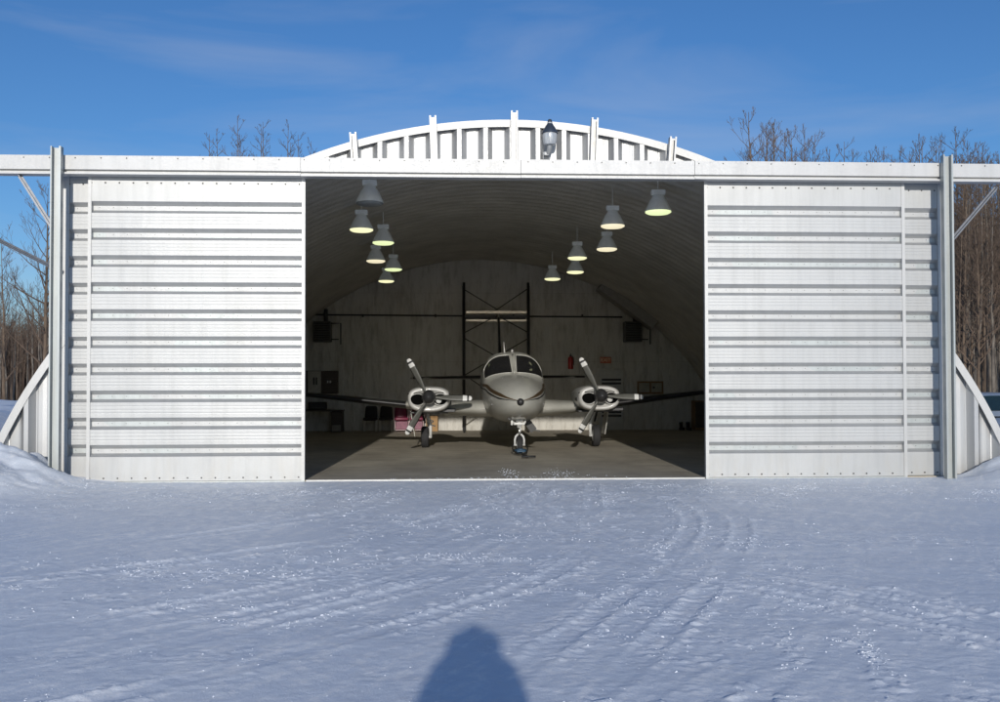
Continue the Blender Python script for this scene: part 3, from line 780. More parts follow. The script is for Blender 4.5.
b.rings([[skin(y, 2*PI*k/56) for k in range(56)] for y in yl], 0, True); FU = b.build('fuselage', M['paint'], AC, smooth=True)
def patch(yf0, yf1, ta, tb, off, n=10, m_=10):
    rows = []
    for i in range(n+1):
        t = ta+(tb-ta)*i/n; y0 = yf0(t); y1 = yf1(t)
        rows.append([skin(y0+(y1-y0)*j/m_, t, off) for j in range(m_+1)])
    return rows
def pane(parent, name, mat, yf0, yf1, ta, tb, off=.008, n=12, m_=10):
    b = MB(); b.rings(patch(yf0, yf1, ta, tb, off, n, m_), 0, False, False); return b.build(name, mat, parent, smooth=True)
for sg in (1, -1):
    w = pane(AC, 'windshield', M['glass'], lambda t: .965+.24*(abs(t)/1.05)**2, lambda t: 1.66+.10*(abs(t)/1.05), sg*.035, sg*1.12, .010)
    # bright frame round the pane
    b = MB()
    e0 = [skin(.965+.24*(t/1.05)**2, sg*t, .012) for t in [.035+(1.12-.035)*i/14 for i in range(15)]]
    e1 = [skin(1.66+.10*(t/1.05), sg*t, .012) for t in [.035+(1.12-.035)*i/14 for i in range(15)]]
    b.tube(e0 + e1[::-1] + e0[:1], .013, 6); b.build('windshield_frame', M['paint'], w, smooth=True)
    pane(AC, 'side_window', M['glass'], lambda t: 1.93, lambda t: 2.55, sg*.80, sg*1.22, .008)
    for y0 in (2.85, 3.5, 4.15):
        pane(AC, 'side_window', M['glass'], lambda t: y0, lambda t: y0+.45, sg*.85, sg*1.2, .008)
b = MB(); b.tube([skin(y, 0, .012) for y in (.95,1.1,1.25,1.4,1.55,1.7)], .022, 8); b.build('windshield_post', M['paint'], AC, smooth=True)
# swept nose stripes
def zstripe(y): return 1.225 + .30*min(1, max(0, (y+1)/1.9))**.8 + .02*max(0, y-.9)
def stripe(name, mat, zo, w):
    for sg in (1, -1):
        rows = []
        for i in range(34):
            y = -1.005+5.7*(i/33)**1.6; s = min(1, .25+(y+.95)/.5)
            row = []
            for k in range(4):
                z = zstripe(y) + (zo + w*(k/3-.5))*s
                bt, zw, tp, hw = (herm(y, c) for c in (1,2,3,4)); n = 2.15+.75*min(1, max(0, (y-.7)/.8))
                c = min(.98, max(-.98, (z-zw)/((tp-zw) if z > zw else (zw-bt)))); th = math.acos(math.copysign(abs(c)**((n if c > 0 else 2.4)/2), c))
                row.append(skin(y, sg*th, .006))
            rows.append(row)
        b = MB(); b.rings(rows, 0, False, False); b.build(name, mat, AC, smooth=True)
stripe('stripe', M['brown'], .035, .065); stripe('stripe', M['black'], -.045, .032)
b = MB(); b.lathe([(.001,.075),(.03,.072),(.06,.055),(.078,.02),(.08,-.03),(.07,-.06)], 20, Matrix.Translation((0,-1.0,1.20)) @ Matrix.Rotation(R(90),4,'X')); b.build('nose_cap', M['black'], AC, smooth=True)
b = MB()
for p in (skin(.4,.45,.0), skin(.4,-.45,0), skin(-.1,1.75,0), skin(-.1,-1.75,0), skin(.2,.2,0)): b.lathe([(.022,-.02),(.02,.012),(.004,.016)], 10, Matrix.Translation(p) @ Matrix.Rotation(R(55),4,'X'))
b.build('fastener', M['chrome'], AC)
b = MB(); b.tube([(-.16,2.3,2.38),(-.17,2.42,2.66)], [.02,.008], 8); b.lathe([(.03,0),(.028,.05),(.005,.07)], 10, Matrix.Translation((.02,2.1,2.385))); b.build('antenna', M['cowl'], AC, smooth=True)
b = MB(); b.rbox(-.11,-.03,-.02,.05,-.05,.02,.008,0,Matrix.Translation((-.14,-.25,.86)) @ Matrix.Rotation(R(-25),4,'Y')); b.build('air_scoop', M['black'], AC)

# wings
def airfoil(c, t, n=14):
    up = []
    for i in range(n+1):
        x = (1-math.cos(PI*i/n))/2; y = 5*t*(.2969*math.sqrt(x)-.126*x-.3516*x*x+.2843*x**3-.1036*x**4)
        up.append((x*c, y*c))
    lo = [(x, -.7*y) for x, y in up[1:-1]][::-1]
    return up + lo
def wing_st(x):
    """leading edge y, chord, mid z, thickness at span station x"""
    le = 1.25 if x < .8 else (1.25+(x-.8)/1.0*.75 if x < 1.8 else 2.0 + (x-1.8)*.07)
    te = 4.35 - max(0, x-.6)*.20
    z = .95 + .115*max(0, x-1.75) + .02*max(0, min(x, 1.75)-.6)
    return le, te-le, z, (.165 if x < 1.8 else .13-.006*(x-1.8))
WS = [.5,.7,.85,1.0,1.25,1.5,1.8,2.2,2.6,3.2,4.0,4.8,5.6,6.1,6.2]
for sg in (1, -1):
    b = MB(); rg = []
    for x in WS:
        le, c, z, t = wing_st(x); k = 1 if x < 6.15 else .55
        rg.append([Vector((sg*x, le+px+(1-k)*.3, z+pz*k - (px/c-.3)*.05*c)) for px, pz in airfoil(c*(1 if k == 1 else .8), t)])
    b.rings(rg, 0, True); W = b.build('wing', M['paint'], AC, auto=50)
    b = MB(); rg = []
    for x in [2.62,3.0,3.6,4.2,4.8,5.4,6.0]:
        le, c, z, t = wing_st(x); af = airfoil(c, t, 28); nk = 10
        sel = af[6::-1] + af[::-1][:nk-1]
        sel = [p for p in sel]
        rg.append([Vector((sg*x, le+px-.006, z+pz*1.03 - (px/c-.3)*.05*c + (.004 if pz > 0 else -.004))) for px, pz in sel])
    b.rings(rg, 0, False, False); b.build('deice_boot', M['boot'], W, smooth=True)
    b = MB(); b.lathe([(.001,.05),(.03,.035),(.04,0),(.035,-.03)], 12, Matrix.Translation((sg*6.2,2.5,wing_st(6.2)[2])) @ Matrix.Rotation(sg*R(90),4,'Y')); b.build('position_light', M['chrome'], W, smooth=True)
# walkway panel by the cabin
b = MB(); b.add([(.76,1.75,1.105),(1.30,2.0,1.125),(1.30,3.0,1.11),(.76,3.0,1.10)], [(0,1,2,3)]); 
b.rbox(.78,1.32,2.1,3.2,1.10,1.155,.01); b.build('walkway', M['boot'], AC)

# nacelles, spinners, propellers
def super_ring(xc, y, zc, hw, ht, hb_, n=2.8, k=36):
    out = []
    for i in range(k):
        a = 2*PI*i/k; s, c = math.sin(a), math.cos(a); e = 2/n
        out.append(Vector((xc+hw*math.copysign(abs(s)**e, s), y, zc+(ht if c > 0 else hb_)*math.copysign(abs(c)**e, c))))
    return out
for sg in (1, -1):
    xc = sg*2.03; zc = 1.30
    NC = bpy.data.objects.new('engine_nacelle', None); COL.objects.link(NC); NC.parent = AC; NC.location = (xc, .95, zc); NC.empty_display_size = .2
    b = MB()
    st = [(.16,.20,.13,.16),(.03,.36,.17,.24),(.0,.43,.20,.28),(.035,.475,.235,.315),(.12,.50,.255,.335),(.4,.515,.27,.35),(.9,.51,.27,.35),(1.5,.48,.25,.34),(2.2,.42,.20,.33),(3.0,.30,.12,.28),(3.7,.12,.02,.18)]
    b.rings([super_ring(0, y, -.02, w, t, bt, 2.7) for y, w, t, bt in st], 0, True); b.build('cowling', M['cowl'], NC, smooth=True)
    for q in (-1, 1):
        # inlet: a raised lip round a flat black disc painted as the hollow's shade
        b = MB(); rg = []
        for r_, y in ((1.06, .02), (1.10,-.006), (1.04,-.016), (.96,-.008), (.92,.05)):
            rg.append([Vector((q*(.265+.005*q)+.175*r_*math.cos(a)*(1 if math.cos(a)*q > 0 else .95), y, -.045+.150*r_*math.sin(a)*(1 if math.sin(a) < 0 else .8))) for a in [2*PI*k/24 for k in range(24)]])
        b.rings(rg, 0, False); b.build('inlet_lip', M['cowl'], NC, smooth=True)
        b = MB(); b.add([Vector((q*.265+.175*.99*math.cos(2*PI*k/24), -.006, -.045+.150*.98*math.sin(2*PI*k/24)*(1 if k > 12 else .8))) for k in range(24)], [tuple(range(24))]); b.build('inlet_shade_disc', M['dark'], NC)
        b = MB(); b.add([Vector((q*(.08+.42*k/12), .035-.03*math.sin(PI*k/12)-.035 if 0 else -.004+.10*(k/12)**4, .085+.02*math.sin(PI*k/12))) for k in range(13)] + [Vector((q*(.08+.42*k/12), -.004+.10*(k/12)**4, .06+.018*math.sin(PI*k/12))) for k in range(13)], [(k, k+1, 14+k, 13+k) for k in range(12)]); b.build('cowl_seam', M['dark'], NC)
    b = MB(); b.lathe([(.001,.02),(.05,.018),(.068,.0),(.068,-.05)], 14, Matrix.Translation((.235,-.03,-.085)) @ Matrix.Rotation(R(90),4,'X')); b.build('alternator', M['white_metal'], NC, smooth=True)
    b = MB(); b.lathe([(.001,.34),(.05,.325),(.10,.27),(.145,.18),(.168,.06),(.172,.0),(.165,-.10),(.12,-.11)], 26, Matrix.Translation((0,-.13,.0)) @ Matrix.Rotation(R(90),4,'X')); b.build('spinner', M['spinner'], NC, smooth=True)
    b = MB(); b.rbox(.30,.62,.35,.9,-.37,-.30,.01); b.rbox(-.45,.45,.5,1.3,-.40,-.355,.01); b.build('cowl_flap', M['boot'], NC)
    b = MB(); b.rbox(-.52 if sg > 0 else .49, -.49 if sg > 0 else .52, .25, .6, -.13, -.05, .008); b.build('louvre', M['boot'], NC)
    for ang in (118, -2, 239):
        b = MB(); rr_ = [.14,.20,.30,.42,.55,.68,.80,.87,.90,.905,.945,.95,.985,1.005,1.015]
        ww = [.075,.085,.12,.155,.178,.185,.178,.168,.163,.162,.152,.15,.13,.09,.03]
        tt = [.075,.06,.04,.03,.025,.021,.018,.016,.015,.015,.014,.014,.012,.009,.005]
        rg = []
        for r_, w, th in zip(rr_, ww, tt):
            tw = R(18+34*max(0, 1-r_)**1.6)
            prof = [(-.5,0),(-.3,-.45),(0,-.5),(.3,-.3),(.5,0),(.3,.25),(0,.35),(-.3,.3)]
            ring = []
            for u, v_ in prof:
                cx0 = u*w*.92; cy0 = v_*th*1.0
                ring.append(Vector((r_, cx0*math.sin(tw)+cy0*math.cos(tw), cx0*math.cos(tw)-cy0*math.sin(tw))))
            rg.append(ring)
        n = 8
        for i in range(len(rg)-1):
            mi = 0 if rr_[i] < .80 else (1 if rr_[i] < .90 else (2 if rr_[i] < .945-.001 and rr_[i] >= .90 else 1))
            b.add(rg[i]+rg[i+1], [(k, (k+1)%n, n+(k+1)%n, n+k) for k in range(n)], mi)
        b.add(rg[-1], [tuple(range(n))], 1)
        bl = b.build('propeller_blade', [M['blade'], M['white_metal'], M['black']], NC, smooth=True)
        bl.location = (0, -.16, 0); bl.rotation_euler = (0, -R(ang), 0)
    # main leg
    MG = bpy.data.objects.new('main_gear', None); COL.objects.link(MG); MG.parent = AC; MG.location = (sg*2.165, 2.6, 0); MG.empty_display_size = .2
    def tyre(r0, w):
        h = w/2
        return [(r0*.55,-h*.8),(r0*.80,-h),(r0*.94,-h*.85),(r0,-h*.45),(r0,h*.45),(r0*.94,h*.85),(r0*.80,h),(r0*.55,h*.8)]
    RY = Matrix.Rotation(R(90),4,'Y')
    b = MB(); b.lathe(tyre(.275,.19), 32, Matrix.Translation((0,0,.275)) @ RY); b.build('tyre', M['rubber'], MG, auto=40)
    b = MB(); b.lathe([(.02,-.10),(.09,-.095),(.145,-.08),(.15,-.07),(.15,.07),(.145,.08),(.05,.10)], 20, Matrix.Translation((0,0,.275)) @ RY); b.build('rim', M['white_metal'], MG, auto=40)
    b = MB(); b.tube([(-sg*.14,0,.275),(-sg*.14,0,.55),(-sg*.02,.02,1.05)], [.035,.04,.05], 10); b.tube([(-sg*.17,0,.275),(0,0,.275)], .03, 10); b.tube([(-sg*.1,.10,.42),(-sg*.06,.16,.62),(-sg*.04,.06,.85)], .02, 8); b.build('strut', M['white_metal'], MG, smooth=True)
    b = MB(); b.tube([(sg*.10,.3,.95),(0,.2,.62)], .025, 8); b.build('retract_link', M['black'], MG)
    b = MB(); b.rbox(-.02,.0,-.28,.34,.30,.98,.006,0,Matrix.Translation((sg*.20,.28,0)) @ Matrix.Rotation(sg*R(9),4,'Y')); b.build('gear_door', M['paint'], MG)

# nose leg
NG = bpy.data.objects.new('nose_gear', None); COL.objects.link(NG); NG.parent = AC; NG.location = (.04, 0, 0); NG.empty_display_size = .2
b = MB(); b.lathe(tyre(.205,.13), 28, Matrix.Translation((0,0,.205)) @ RY); b.build('tyre', M['rubber'], NG, auto=40)
b = MB(); b.lathe([(.02,-.07),(.10,-.06),(.11,-.05),(.11,.05),(.10,.06),(.02,.07)], 18, Matrix.Translation((0,0,.205)) @ RY); b.build('rim', M['white_metal'], NG, auto=40)
b = MB()
for q in (-1, 1): b.tube([(q*.105,0,.19),(q*.105,0,.33),(q*.085,0,.40),(q*.03,0,.455)], .024, 8)
b.tube([(-.13,0,.205),(.13,0,.205)], .02, 8); b.build('fork', M['white_metal'], NG, smooth=True)
b = MB(); b.tube([(0,.0,.44),(0,.03,.62)], .028, 12); b.build('oleo', M['chrome'], NG, smooth=True)
b = MB(); b.tube([(0,.03,.60),(0,.06,.88)], .05, 12); b.rbox(-.13,.13,-.01,.06,.66,.72,.012); b.tube([(-.12,.0,.70),(-.2,.0,.80)], .025, 8); b.tube([(.12,.0,.70),(.16,.05,.82)], .025, 8)
b.tube([(0,-.05,.47),(.02,-.13,.56),(0,-.04,.66)], .016, 8); b.rbox(-.09,.09,-.08,-.02,.74,.80,.02); b.rbox(-.2,-.15,-.1,.06,.66,.80,.012); b.build('strut', M['white_metal'], NG, smooth=True)
for q in (-1, 1):
    b = MB(); b.rbox(-.012,.012,-.2,.55,.50,.80,.005,0,Matrix.Translation((q*.10,.3,.1)) @ Matrix.Rotation(-q*R(14),4,'Y')); b.build('gear_door', M['paint'] if q < 0 else M['boot'], NG)
b = MB(); b.bar((.22,.55,.78),(.42,.55,.50),.03,.16); b.bar((.36,.55,.52),(.56,.55,.50),.05,.03); b.build('step', M['black'], AC)

# tail
for sg in (1, -1):
    b = MB(); rg = []
    for x, c, le in ((.05,1.25,7.85),(.6,1.15,7.95),(1.4,1.0,8.12),(2.3,.82,8.30),(2.72,.72,8.40),(2.76,.5,8.5)):
        rg.append([Vector((sg*x, le+px, 1.80+pz)) for px, pz in airfoil(c, .12)])
    b.rings(rg, 0, True); S = b.build('tailplane', M['paint'], AC, auto=50)
    b = MB(); rg = []
    for x, c, le in ((.35,1.2,7.90),(1.4,1.0,8.12),(2.68,.73,8.39)):
        af = airfoil(c, .125, 28); sel = af[9::-1]+af[::-1][:8]
        rg.append([Vector((sg*x, le+px-.006, 1.80+pz*1.04)) for px, pz in sel])
    b.rings(rg, 0, False, False); b.build('deice_boot', M['boot'], S, smooth=True)
b = MB(); rg = []
for z, c, le in ((1.75,1.9,7.0),(2.05,1.55,7.45),(2.5,1.35,7.75),(3.2,1.1,8.15),(3.72,.92,8.42),(3.78,.7,8.5)):
    rg.append([Vector((pz, le+px, z)) for px, pz in airfoil(c, .08)])
b.rings(rg, 0, True); FN = b.build('fin', M['paint'], AC, auto=50)
b = MB(); rg = []
for z, c, le in ((2.1,1.54,7.48),(2.8,1.24,7.92),(3.68,.93,8.39)):
    af = airfoil(c, .085, 28); sel = af[9::-1]+af[::-1][:8]; rg.append([Vector((pz*1.05, le+px-.006, z)) for px, pz in sel])
b.rings(rg, 0, False, False); b.build('deice_boot', M['boot'], FN, smooth=True)
AC.rotation_euler = (0, R(-.3), 0)

# tow bar on the floor, hooked to the nose wheel
t = thing('tow_bar', 'blue and black tow bar lying on the floor ahead of the nose wheel', 'tow bar', (PX+.04, PY, FZ))
b = MB()
for q in (-1, 1): b.tube([(q*.15,.0,.2),(q*.17,-.18,.13),(q*.12,-.5,.06),(.0,-.75,.05)], .018, 8)
b.build('fork', M['black'], t, smooth=True)
b = MB(); b.tube([(-.12,-.28,.10),(.0,-.34,.12),(.12,-.28,.10)], .03, 8); b.rbox(-.1,.1,-.5,-.3,.07,.12,.02); b.build('yoke', M['blue'], t, smooth=True)
b = MB(); b.tube([(0,-.72,.05),(.09,-1.5,.05)], .02, 8); b.build('shaft', M['black'], t, smooth=True)
b = MB(); b.tube([(-.06,-1.5,.05),(.24,-1.47,.05)], .022, 8); b.build('handle', M['rubber'], t, smooth=True)

# trodden snow just inside the sill
b = MB(); r2 = random.Random(5)
for cxx, cy, sxx, sy, n in ((1.05,17.9,.16,.7,70),(1.95,17.8,.22,.6,80),(1.6,17.1,.9,.2,50),(.9,16.9,1.6,.08,70)):
    for i in range(n):
        x = r2.gauss(cxx, sxx*.6); y = max(16.76, r2.gauss(cy, sy*.6)); s = r2.uniform(.004,.016)
        vs = [(x+s*r2.uniform(.5,1)*math.cos(a), y+s*r2.uniform(.5,1.4)*math.sin(a), FZ) for a in (0,1.2,2.5,3.8,5.1)]
        b.add(vs+[(x, y, FZ+s*.7)], [(k, (k+1)%5, 5) for k in range(5)])
tag(b.build('tracked_snow', M['snow']), 'crumbs of snow tracked onto the concrete inside the doors', 'snow', kind='stuff')

# ------------------------------------------------------------------ trees
def grow(seed, H, r0, first=.3, spread=.55, dens=1.0):
    r = random.Random(seed); tr = MB(); cr = MB()
    pts = []; x = y = 0; lean = (r.uniform(-.03,.03), r.uniform(-.03,.03)); n = 12
    for i in range(n+1):
        s = i/n; pts.append(Vector((x, y, H*s))); x += lean[0]*H/n + r.gauss(0, .012)*H/n*3; y += lean[1]*H/n + r.gauss(0, .012)*H/n*3
    pts[0].z = -.3
    tr.tube(pts, [max(.008, r0*(1-.93*(i/n)**.85)) for i in range(n+1)], 7)
    def br(p, d, L, rad, lvl):
        k = 5 if lvl == 0 else 4; q = [p]; dd = d.copy()
        for i in range(k):
            dd = (dd + Vector((r.gauss(0,.13), r.gauss(0,.13), .10+r.gauss(0,.09)))).normalized(); q.append(q[-1]+dd*L/k)
        cr.tube(q, [max(.005, rad*(1-.85*i/k)) for i in range(k+1)], 4 if lvl == 0 else 3, 0, False)
        if lvl < 2:
            for i in range(int((5.5 if lvl == 0 else 3.6)*dens)):
                s = r.uniform(.22, .98); j = min(k-1, int(s*k)); pp = q[j].lerp(q[j+1], s*k-j); b0 = (q[j+1]-q[j]).normalized()
                ax = b0.cross(Vector((r.gauss(0,1), r.gauss(0,1), r.gauss(0,1)))).normalized()
                nd = (Matrix.Rotation(r.uniform(.4,.85), 3, ax) @ b0); nd.z += .22; nd.normalize()
                br(pp, nd, L*(1-.5*s)*r.uniform(.35,.62), rad*(1-.7*s)*.55, lvl+1)
    nb = int(H*2.6*dens)
    for i in range(nb):
        s = first+(1-first)*(i+r.random())/nb*.97; j = min(n-1, int(s*n)); p = pts[j].lerp(pts[j+1], s*n-j)
        a = i*2.4+r.uniform(-.5,.5); el = r.uniform(.5, 1.0)
        d = Vector((math.cos(a)*math.cos(el), math.sin(a)*math.cos(el), math.sin(el)))
        L = H*spread*.42*(1.02-s)**.75*r.uniform(.7,1.15)+.35
        br(p, d, L, max(.014, r0*(1-.9*s)*.45), 0)
    return tr, cr
def proto(name, label, bark, args, group):
    t = thing(name, label, 'tree', (0,0,0), 0, group); tr, cr = grow(*args)
    tr.build('trunk', bark, t, smooth=True); cr.build('crown', M['twig'], t); return t
GR = 'bare trees in the woods right of the hangar'; GL = 'bare trees in the woods left of the hangar'; GB = 'bare treetops showing over the left door track'
LR = 'bare slender tree in the dense stand behind and right of the hangar'; LL = 'bare thin tree of the dark woods beyond the left end of the hangar'; LB = 'bare thin treetop rising above the door track over the left doors'
protos = [proto('bare_tree', LR, M['bark'], (101, 12.5, .11, .38, .48, .9), GR), proto('bare_tree', LR, M['bark2'], (102, 13.2, .12, .42, .44, .9), GR), proto('bare_tree', LR, M['bark'], (103, 11.5, .10, .35, .5, .85), GR),
          proto('bare_tree', LR, M['bark2'], (104, 13.8, .12, .5, .42, .85), GR), proto('bare_tree', LR, M['bark'], (105, 12.0, .13, .25, .75, 1.0), GR)]
protos.append(proto('bare_tree', LB, M['bark'], (106, 13.0, .10, .45, .34, .8), GB))
used = [False]*len(protos)
def plant(k, x, y, s, label, group, sz=1.0):
    o = protos[k] if not used[k] else copy_tree(protos[k]); used[k] = True
    o.location = (x, y, gz(x, y)-.05); o.rotation_euler = (0, 0, rnd.uniform(0, 6.28)); o.scale = (s, s, s*sz)
    tag(o, label, 'tree', group); return o
def ux(u, y):            # where a column of the photograph falls on the ground at distance y (layout aid)
    q = (u-500)/1000; a = (q+.05)/(1-q*.05); return a*y
# tall ones over the right doors
for u, y, top, k in ((757,44,112,4),(770,47,122,1),(785,46,121,3),(799,43,130,4),(815,50,136,0),(842,52,143,2),(878,52,150,1),(893,55,147,3),(921,46,137,4),(938,50,136,0),(958,47,130,4),(975,52,150,3),(992,49,146,1),(762,51,128,4),(752,55,150,2),(790,52,134,4),(805,48,128,4),(821,55,146,1),(832,57,152,3),(850,58,150,2),(886,54,155,4),(904,50,149,4),(913,57,150,3),(928,53,140,4),(946,56,144,2),(965,53,140,4),(981,56,146,3),(870,60,156,1),(770,58,130,0)):
    H = 1.6+(385-top+6)*y/1000; hp = (12.5,13.2,11.5,13.8,12.0,13.0)[k]; plant(k, ux(u, y), y, H/hp, LR, GR)
i = 0
for n_ in range(150):     # the stand right of the post
    y = 36+26*rnd.random()**1.1; x = ux(rnd.uniform(955, 1085), y); k = rnd.choice([0,1,2,3,3,1,4]); H = 1.6+(385-rnd.uniform(140, 250))*y/1000
    if x < 13.5: continue
    plant(k, x, y, H/(12.5,13.2,11.5,13.8,12.0)[k], LR, GR, 1.0)
for u, y, top, k in ((217,58,142,5),(225,60,136,5),(232,61,146,5),(246,55,122,5),(262,52,125,5),(268,58,136,5),(279,54,130,5),(294,60,138,5),(240,62,142,5),(285,63,146,5),(304,62,148,5)):
    H = 1.6+(385-top+6)*y/1000; hp = (12.5,13.2,11.5,13.8,12.0,13.0)[k]; plant(k, ux(u, y), y, H/hp, LB, GB)
# the near tree in the gap left of the post
big = proto('bare_tree', 'tall spreading bare tree standing alone left of the left post', M['bark'], (207, 10.6, .15, .18, .95, 1.15), GL)
big.location = (ux(44, 46), 46, gz(ux(44, 46), 46))
big2 = proto('bare_tree', 'second spreading bare tree at the far left edge, behind the lone tall one', M['bark'], (209, 8.6, .11, .2, .85, 1.1), GL)
big2.location = (ux(4, 50), 50, gz(ux(4, 50), 50))
for n_ in range(46):
    y = 70+40*rnd.random(); x = ux(rnd.uniform(-90, 52), y); plant(rnd.choice([0,1,2,3]), x, y, rnd.uniform(.60,.80), LL, GL)
# the far mass of brush that closes the view low down
def thicket(name, label, u0, u1, ya, yb, hmin, hmax, n, seed):
    r = random.Random(seed); b = MB()
    for i in range(n):
        y = r.uniform(ya, yb); x = ux(r.uniform(u0, u1), y); h = r.uniform(hmin, hmax)*(1-.55*r.random()**2); w = r.uniform(.02,.06); lx, ly = r.gauss(0,.05)*h, r.gauss(0,.05)*h
        z0 = -.4
        b.tube([(x,y,z0),(x+lx*.4,y+ly*.4,h*.5),(x+lx,y+ly,h)], [w,w*.7,w*.15], 3, 0, False)
        for k in range(r.randint(3,6)):
            s = r.uniform(.3,.95); p = Vector((x+lx*s, y+ly*s, h*s)); a = r.uniform(0,6.28); L = h*r.uniform(.08,.22)
            b.tube([p, p+Vector((math.cos(a)*L*.6, math.sin(a)*L*.6, L*.8))], [w*.45,w*.12], 3, 0, False)
    tag(b.build(name, M['brush']), label, 'brush', kind='stuff')
thicket('thicket', 'far brown mass of bare brush beyond the left of the hangar', -110, 56, 95, 125, 5.5, 9.6, 5200, 1)
thicket('thicket', 'dense brown bare undergrowth behind the trees right of the hangar', 946, 1110, 54, 84, 5.5, 12.5, 7500, 2)

# ------------------------------------------------------------------ car behind the right foot of the arc
t = thing('parked_car', 'silver blue car with dark glass parked beyond the right foot of the arch', 'car', (12.05, 19.6, -.12))
t.location.z = gz(12.0, 21)-.02
def section(y, pts): return [Vector((x, y, z)) for x, z in pts] + [Vector((-x, y, z)) for x, z in pts[::-1]]
b = MB(); rg = []
for y, w, zt, zb in ((-.02,.72,.62,.35),(.05,.82,.72,.28),(.5,.88,.86,.24),(1.1,.90,.93,.22),(2.4,.91,.95,.22),(3.6,.90,.96,.24),(4.2,.86,.93,.30),(4.42,.76,.82,.40)):
    rg.append(section(y, [(w*.55,zb),(w*.95,zb+.06),(w,zt-.35),(w*.985,zt-.14),(w*.93,zt-.03),(w*.6,zt)]))
b.rings(rg, 0, True); b.build('body', M['carbody'], t, auto=45)
b = MB(); rg = []
for y, w, wt, zt in ((.95,.80,.80,.945),(1.25,.81,.77,1.10),(1.75,.82,.70,1.38),(2.1,.82,.68,1.425),(2.8,.82,.68,1.43),(3.3,.82,.68,1.40),(3.95,.80,.74,1.05),(4.15,.78,.78,.95)):
    rg.append(section(y, [(w,.93),(w*.5+wt*.5,(.93+zt)/2),(wt,zt-.06),(wt*.88,zt-.01),(wt*.4,zt)]))
b.rings(rg, 0, True); b.build('cabin', M['carbody'], t, auto=50)
b = MB(); b.add([(-.70,1.14,1.05),(.70,1.14,1.05),(.63,1.655,1.345),(.3,1.66,1.365),(-.3,1.66,1.365),(-.63,1.655,1.345)], [(0,1,2,3,4,5)]); b.build('windscreen', M['carglass'], t)
for sg in (1, -1):
    b = MB(); b.add([(sg*.832,1.45,.97),(sg*.832,3.7,.97),(sg*.715,3.2,1.34),(sg*.715,1.95,1.35)], [(0,1,2,3)]); b.build('side_window', M['carglass'], t)
    b = MB(); b.rbox(sg*.60-.16,sg*.60+.16,-.045,.05,.52,.66,.02); b.build('headlight', M['globe'], t)
    for y in (.85, 3.5):
        b = MB(); b.lathe(tyre(.31,.2), 24, Matrix.Translation((sg*.82,y,.31)) @ RY); wh = b.build('wheel', M['rubber'], t, auto=40)
        b = MB(); b.lathe([(.02,-.108),(.19,-.1),(.2,-.08),(.2,.08),(.19,.1),(.02,.108)], 20, Matrix.Translation((sg*.82,y,.31)) @ RY); b.build('rim', M['chrome'], wh, auto=40)
b = MB(); b.rbox(-.45,.45,-.05,.02,.40,.50,.015); b.build('grille', M['black'], t)

# ------------------------------------------------------------------ the photographer, whose shadow falls on the snow
t = thing('person', 'person in a dark hooded parka holding up a small camera', 'person', (-.05, -.34, gz(0,-.34)+.06))
def skinned(name, verts, edges, radii, mat, parent, sub=2, root=0):
    me = bpy.data.meshes.new(name); me.from_pydata(verts, edges, []); o = bpy.data.objects.new(name, me); COL.objects.link(o)
    bpy.context.view_layer.objects.active = o
    md = o.modifiers.new('skin', 'SKIN'); md.use_smooth_shade = True
    for i, r_ in enumerate(radii):
        me.skin_vertices[0].data[i].radius = r_ if hasattr(r_, '__len__') else (r_, r_); me.skin_vertices[0].data[i].use_root = (i == root)
    sd = o.modifiers.new('sub', 'SUBSURF'); sd.levels = sub; sd.render_levels = sub
    me.materials.append(mat); o.parent = parent; return o
V = [(0,0,.92),(0,0,1.12),(0,.0,1.32),(0,.01,1.43),(0,.02,1.53),(0,.03,1.62),(0,.03,1.70)]
E = [(0,1),(1,2),(2,3),(3,4),(4,5),(5,6)]; RD = [(.19,.14),(.20,.15),(.22,.15),(.19,.13),(.15,.12),(.19,.16),(.15,.15)]
for sg in (1, -1):
    i = len(V); V += [(sg*.185,0,1.455),(sg*.225,.04,1.27),(sg*.215,.20,1.33),(sg*.13,.24,1.47),(sg*.09,.25,1.53)]
    E += [(3,i),(i,i+1),(i+1,i+2),(i+2,i+3),(i+3,i+4)]; RD += [.095,.075,.065,.055,.045]
    i = len(V); V += [(sg*.11,0,.82),(sg*.12,.02,.48),(sg*.12,0,.1),(sg*.13,.16,.05)]
    E += [(0,i),(i,i+1),(i+1,i+2),(i+2,i+3)]; RD += [.11,.085,.065,.05]
skinned('body', V, E, RD, M['parka'], t)
b = MB(); b.lathe([(.005,-.085),(.04,-.08),(.07,-.04),(.08,.02),(.07,.07),(.03,.09),(.005,.092)], 18, Matrix.Translation((0,.145,1.61)) @ Matrix.Diagonal((.9,.35,1.05,1))); b.lathe([(.004,.035),(.012,.0),(.004,-.02)], 8, Matrix.Translation((0,.18,1.60))); b.build('face', M['skin'], t, smooth=True)
for sg in (1, -1):
    Vh = [(sg*.09,.25,1.54),(sg*.085,.255,1.575)]; Eh = [(0,1)]; Rh = [.03,.03]
    for k in range(4):
        j = len(Vh); bx0 = sg*(.095-.002*k); zz = 1.565+.016*k
        Vh += [(bx0,.275,zz),(bx0-sg*.028,.288,zz),(bx0-sg*.05,.280,zz)]; Eh += [(1,j),(j,j+1),(j+1,j+2)]; Rh += [.009,.0085,.008]
    j = len(Vh); Vh += [(sg*.07,.235,1.555),(sg*.045,.228,1.57)]; Eh += [(0,j),(j,j+1)]; Rh += [.011,.010]
    skinned('hand', Vh, Eh, Rh, M['blackcloth'], t, 1)
t2 = thing('compact_camera', 'small silver camera held up to the face of the person', 'camera', (0, -.34+.245, 1.60+gz(0,-.34)))
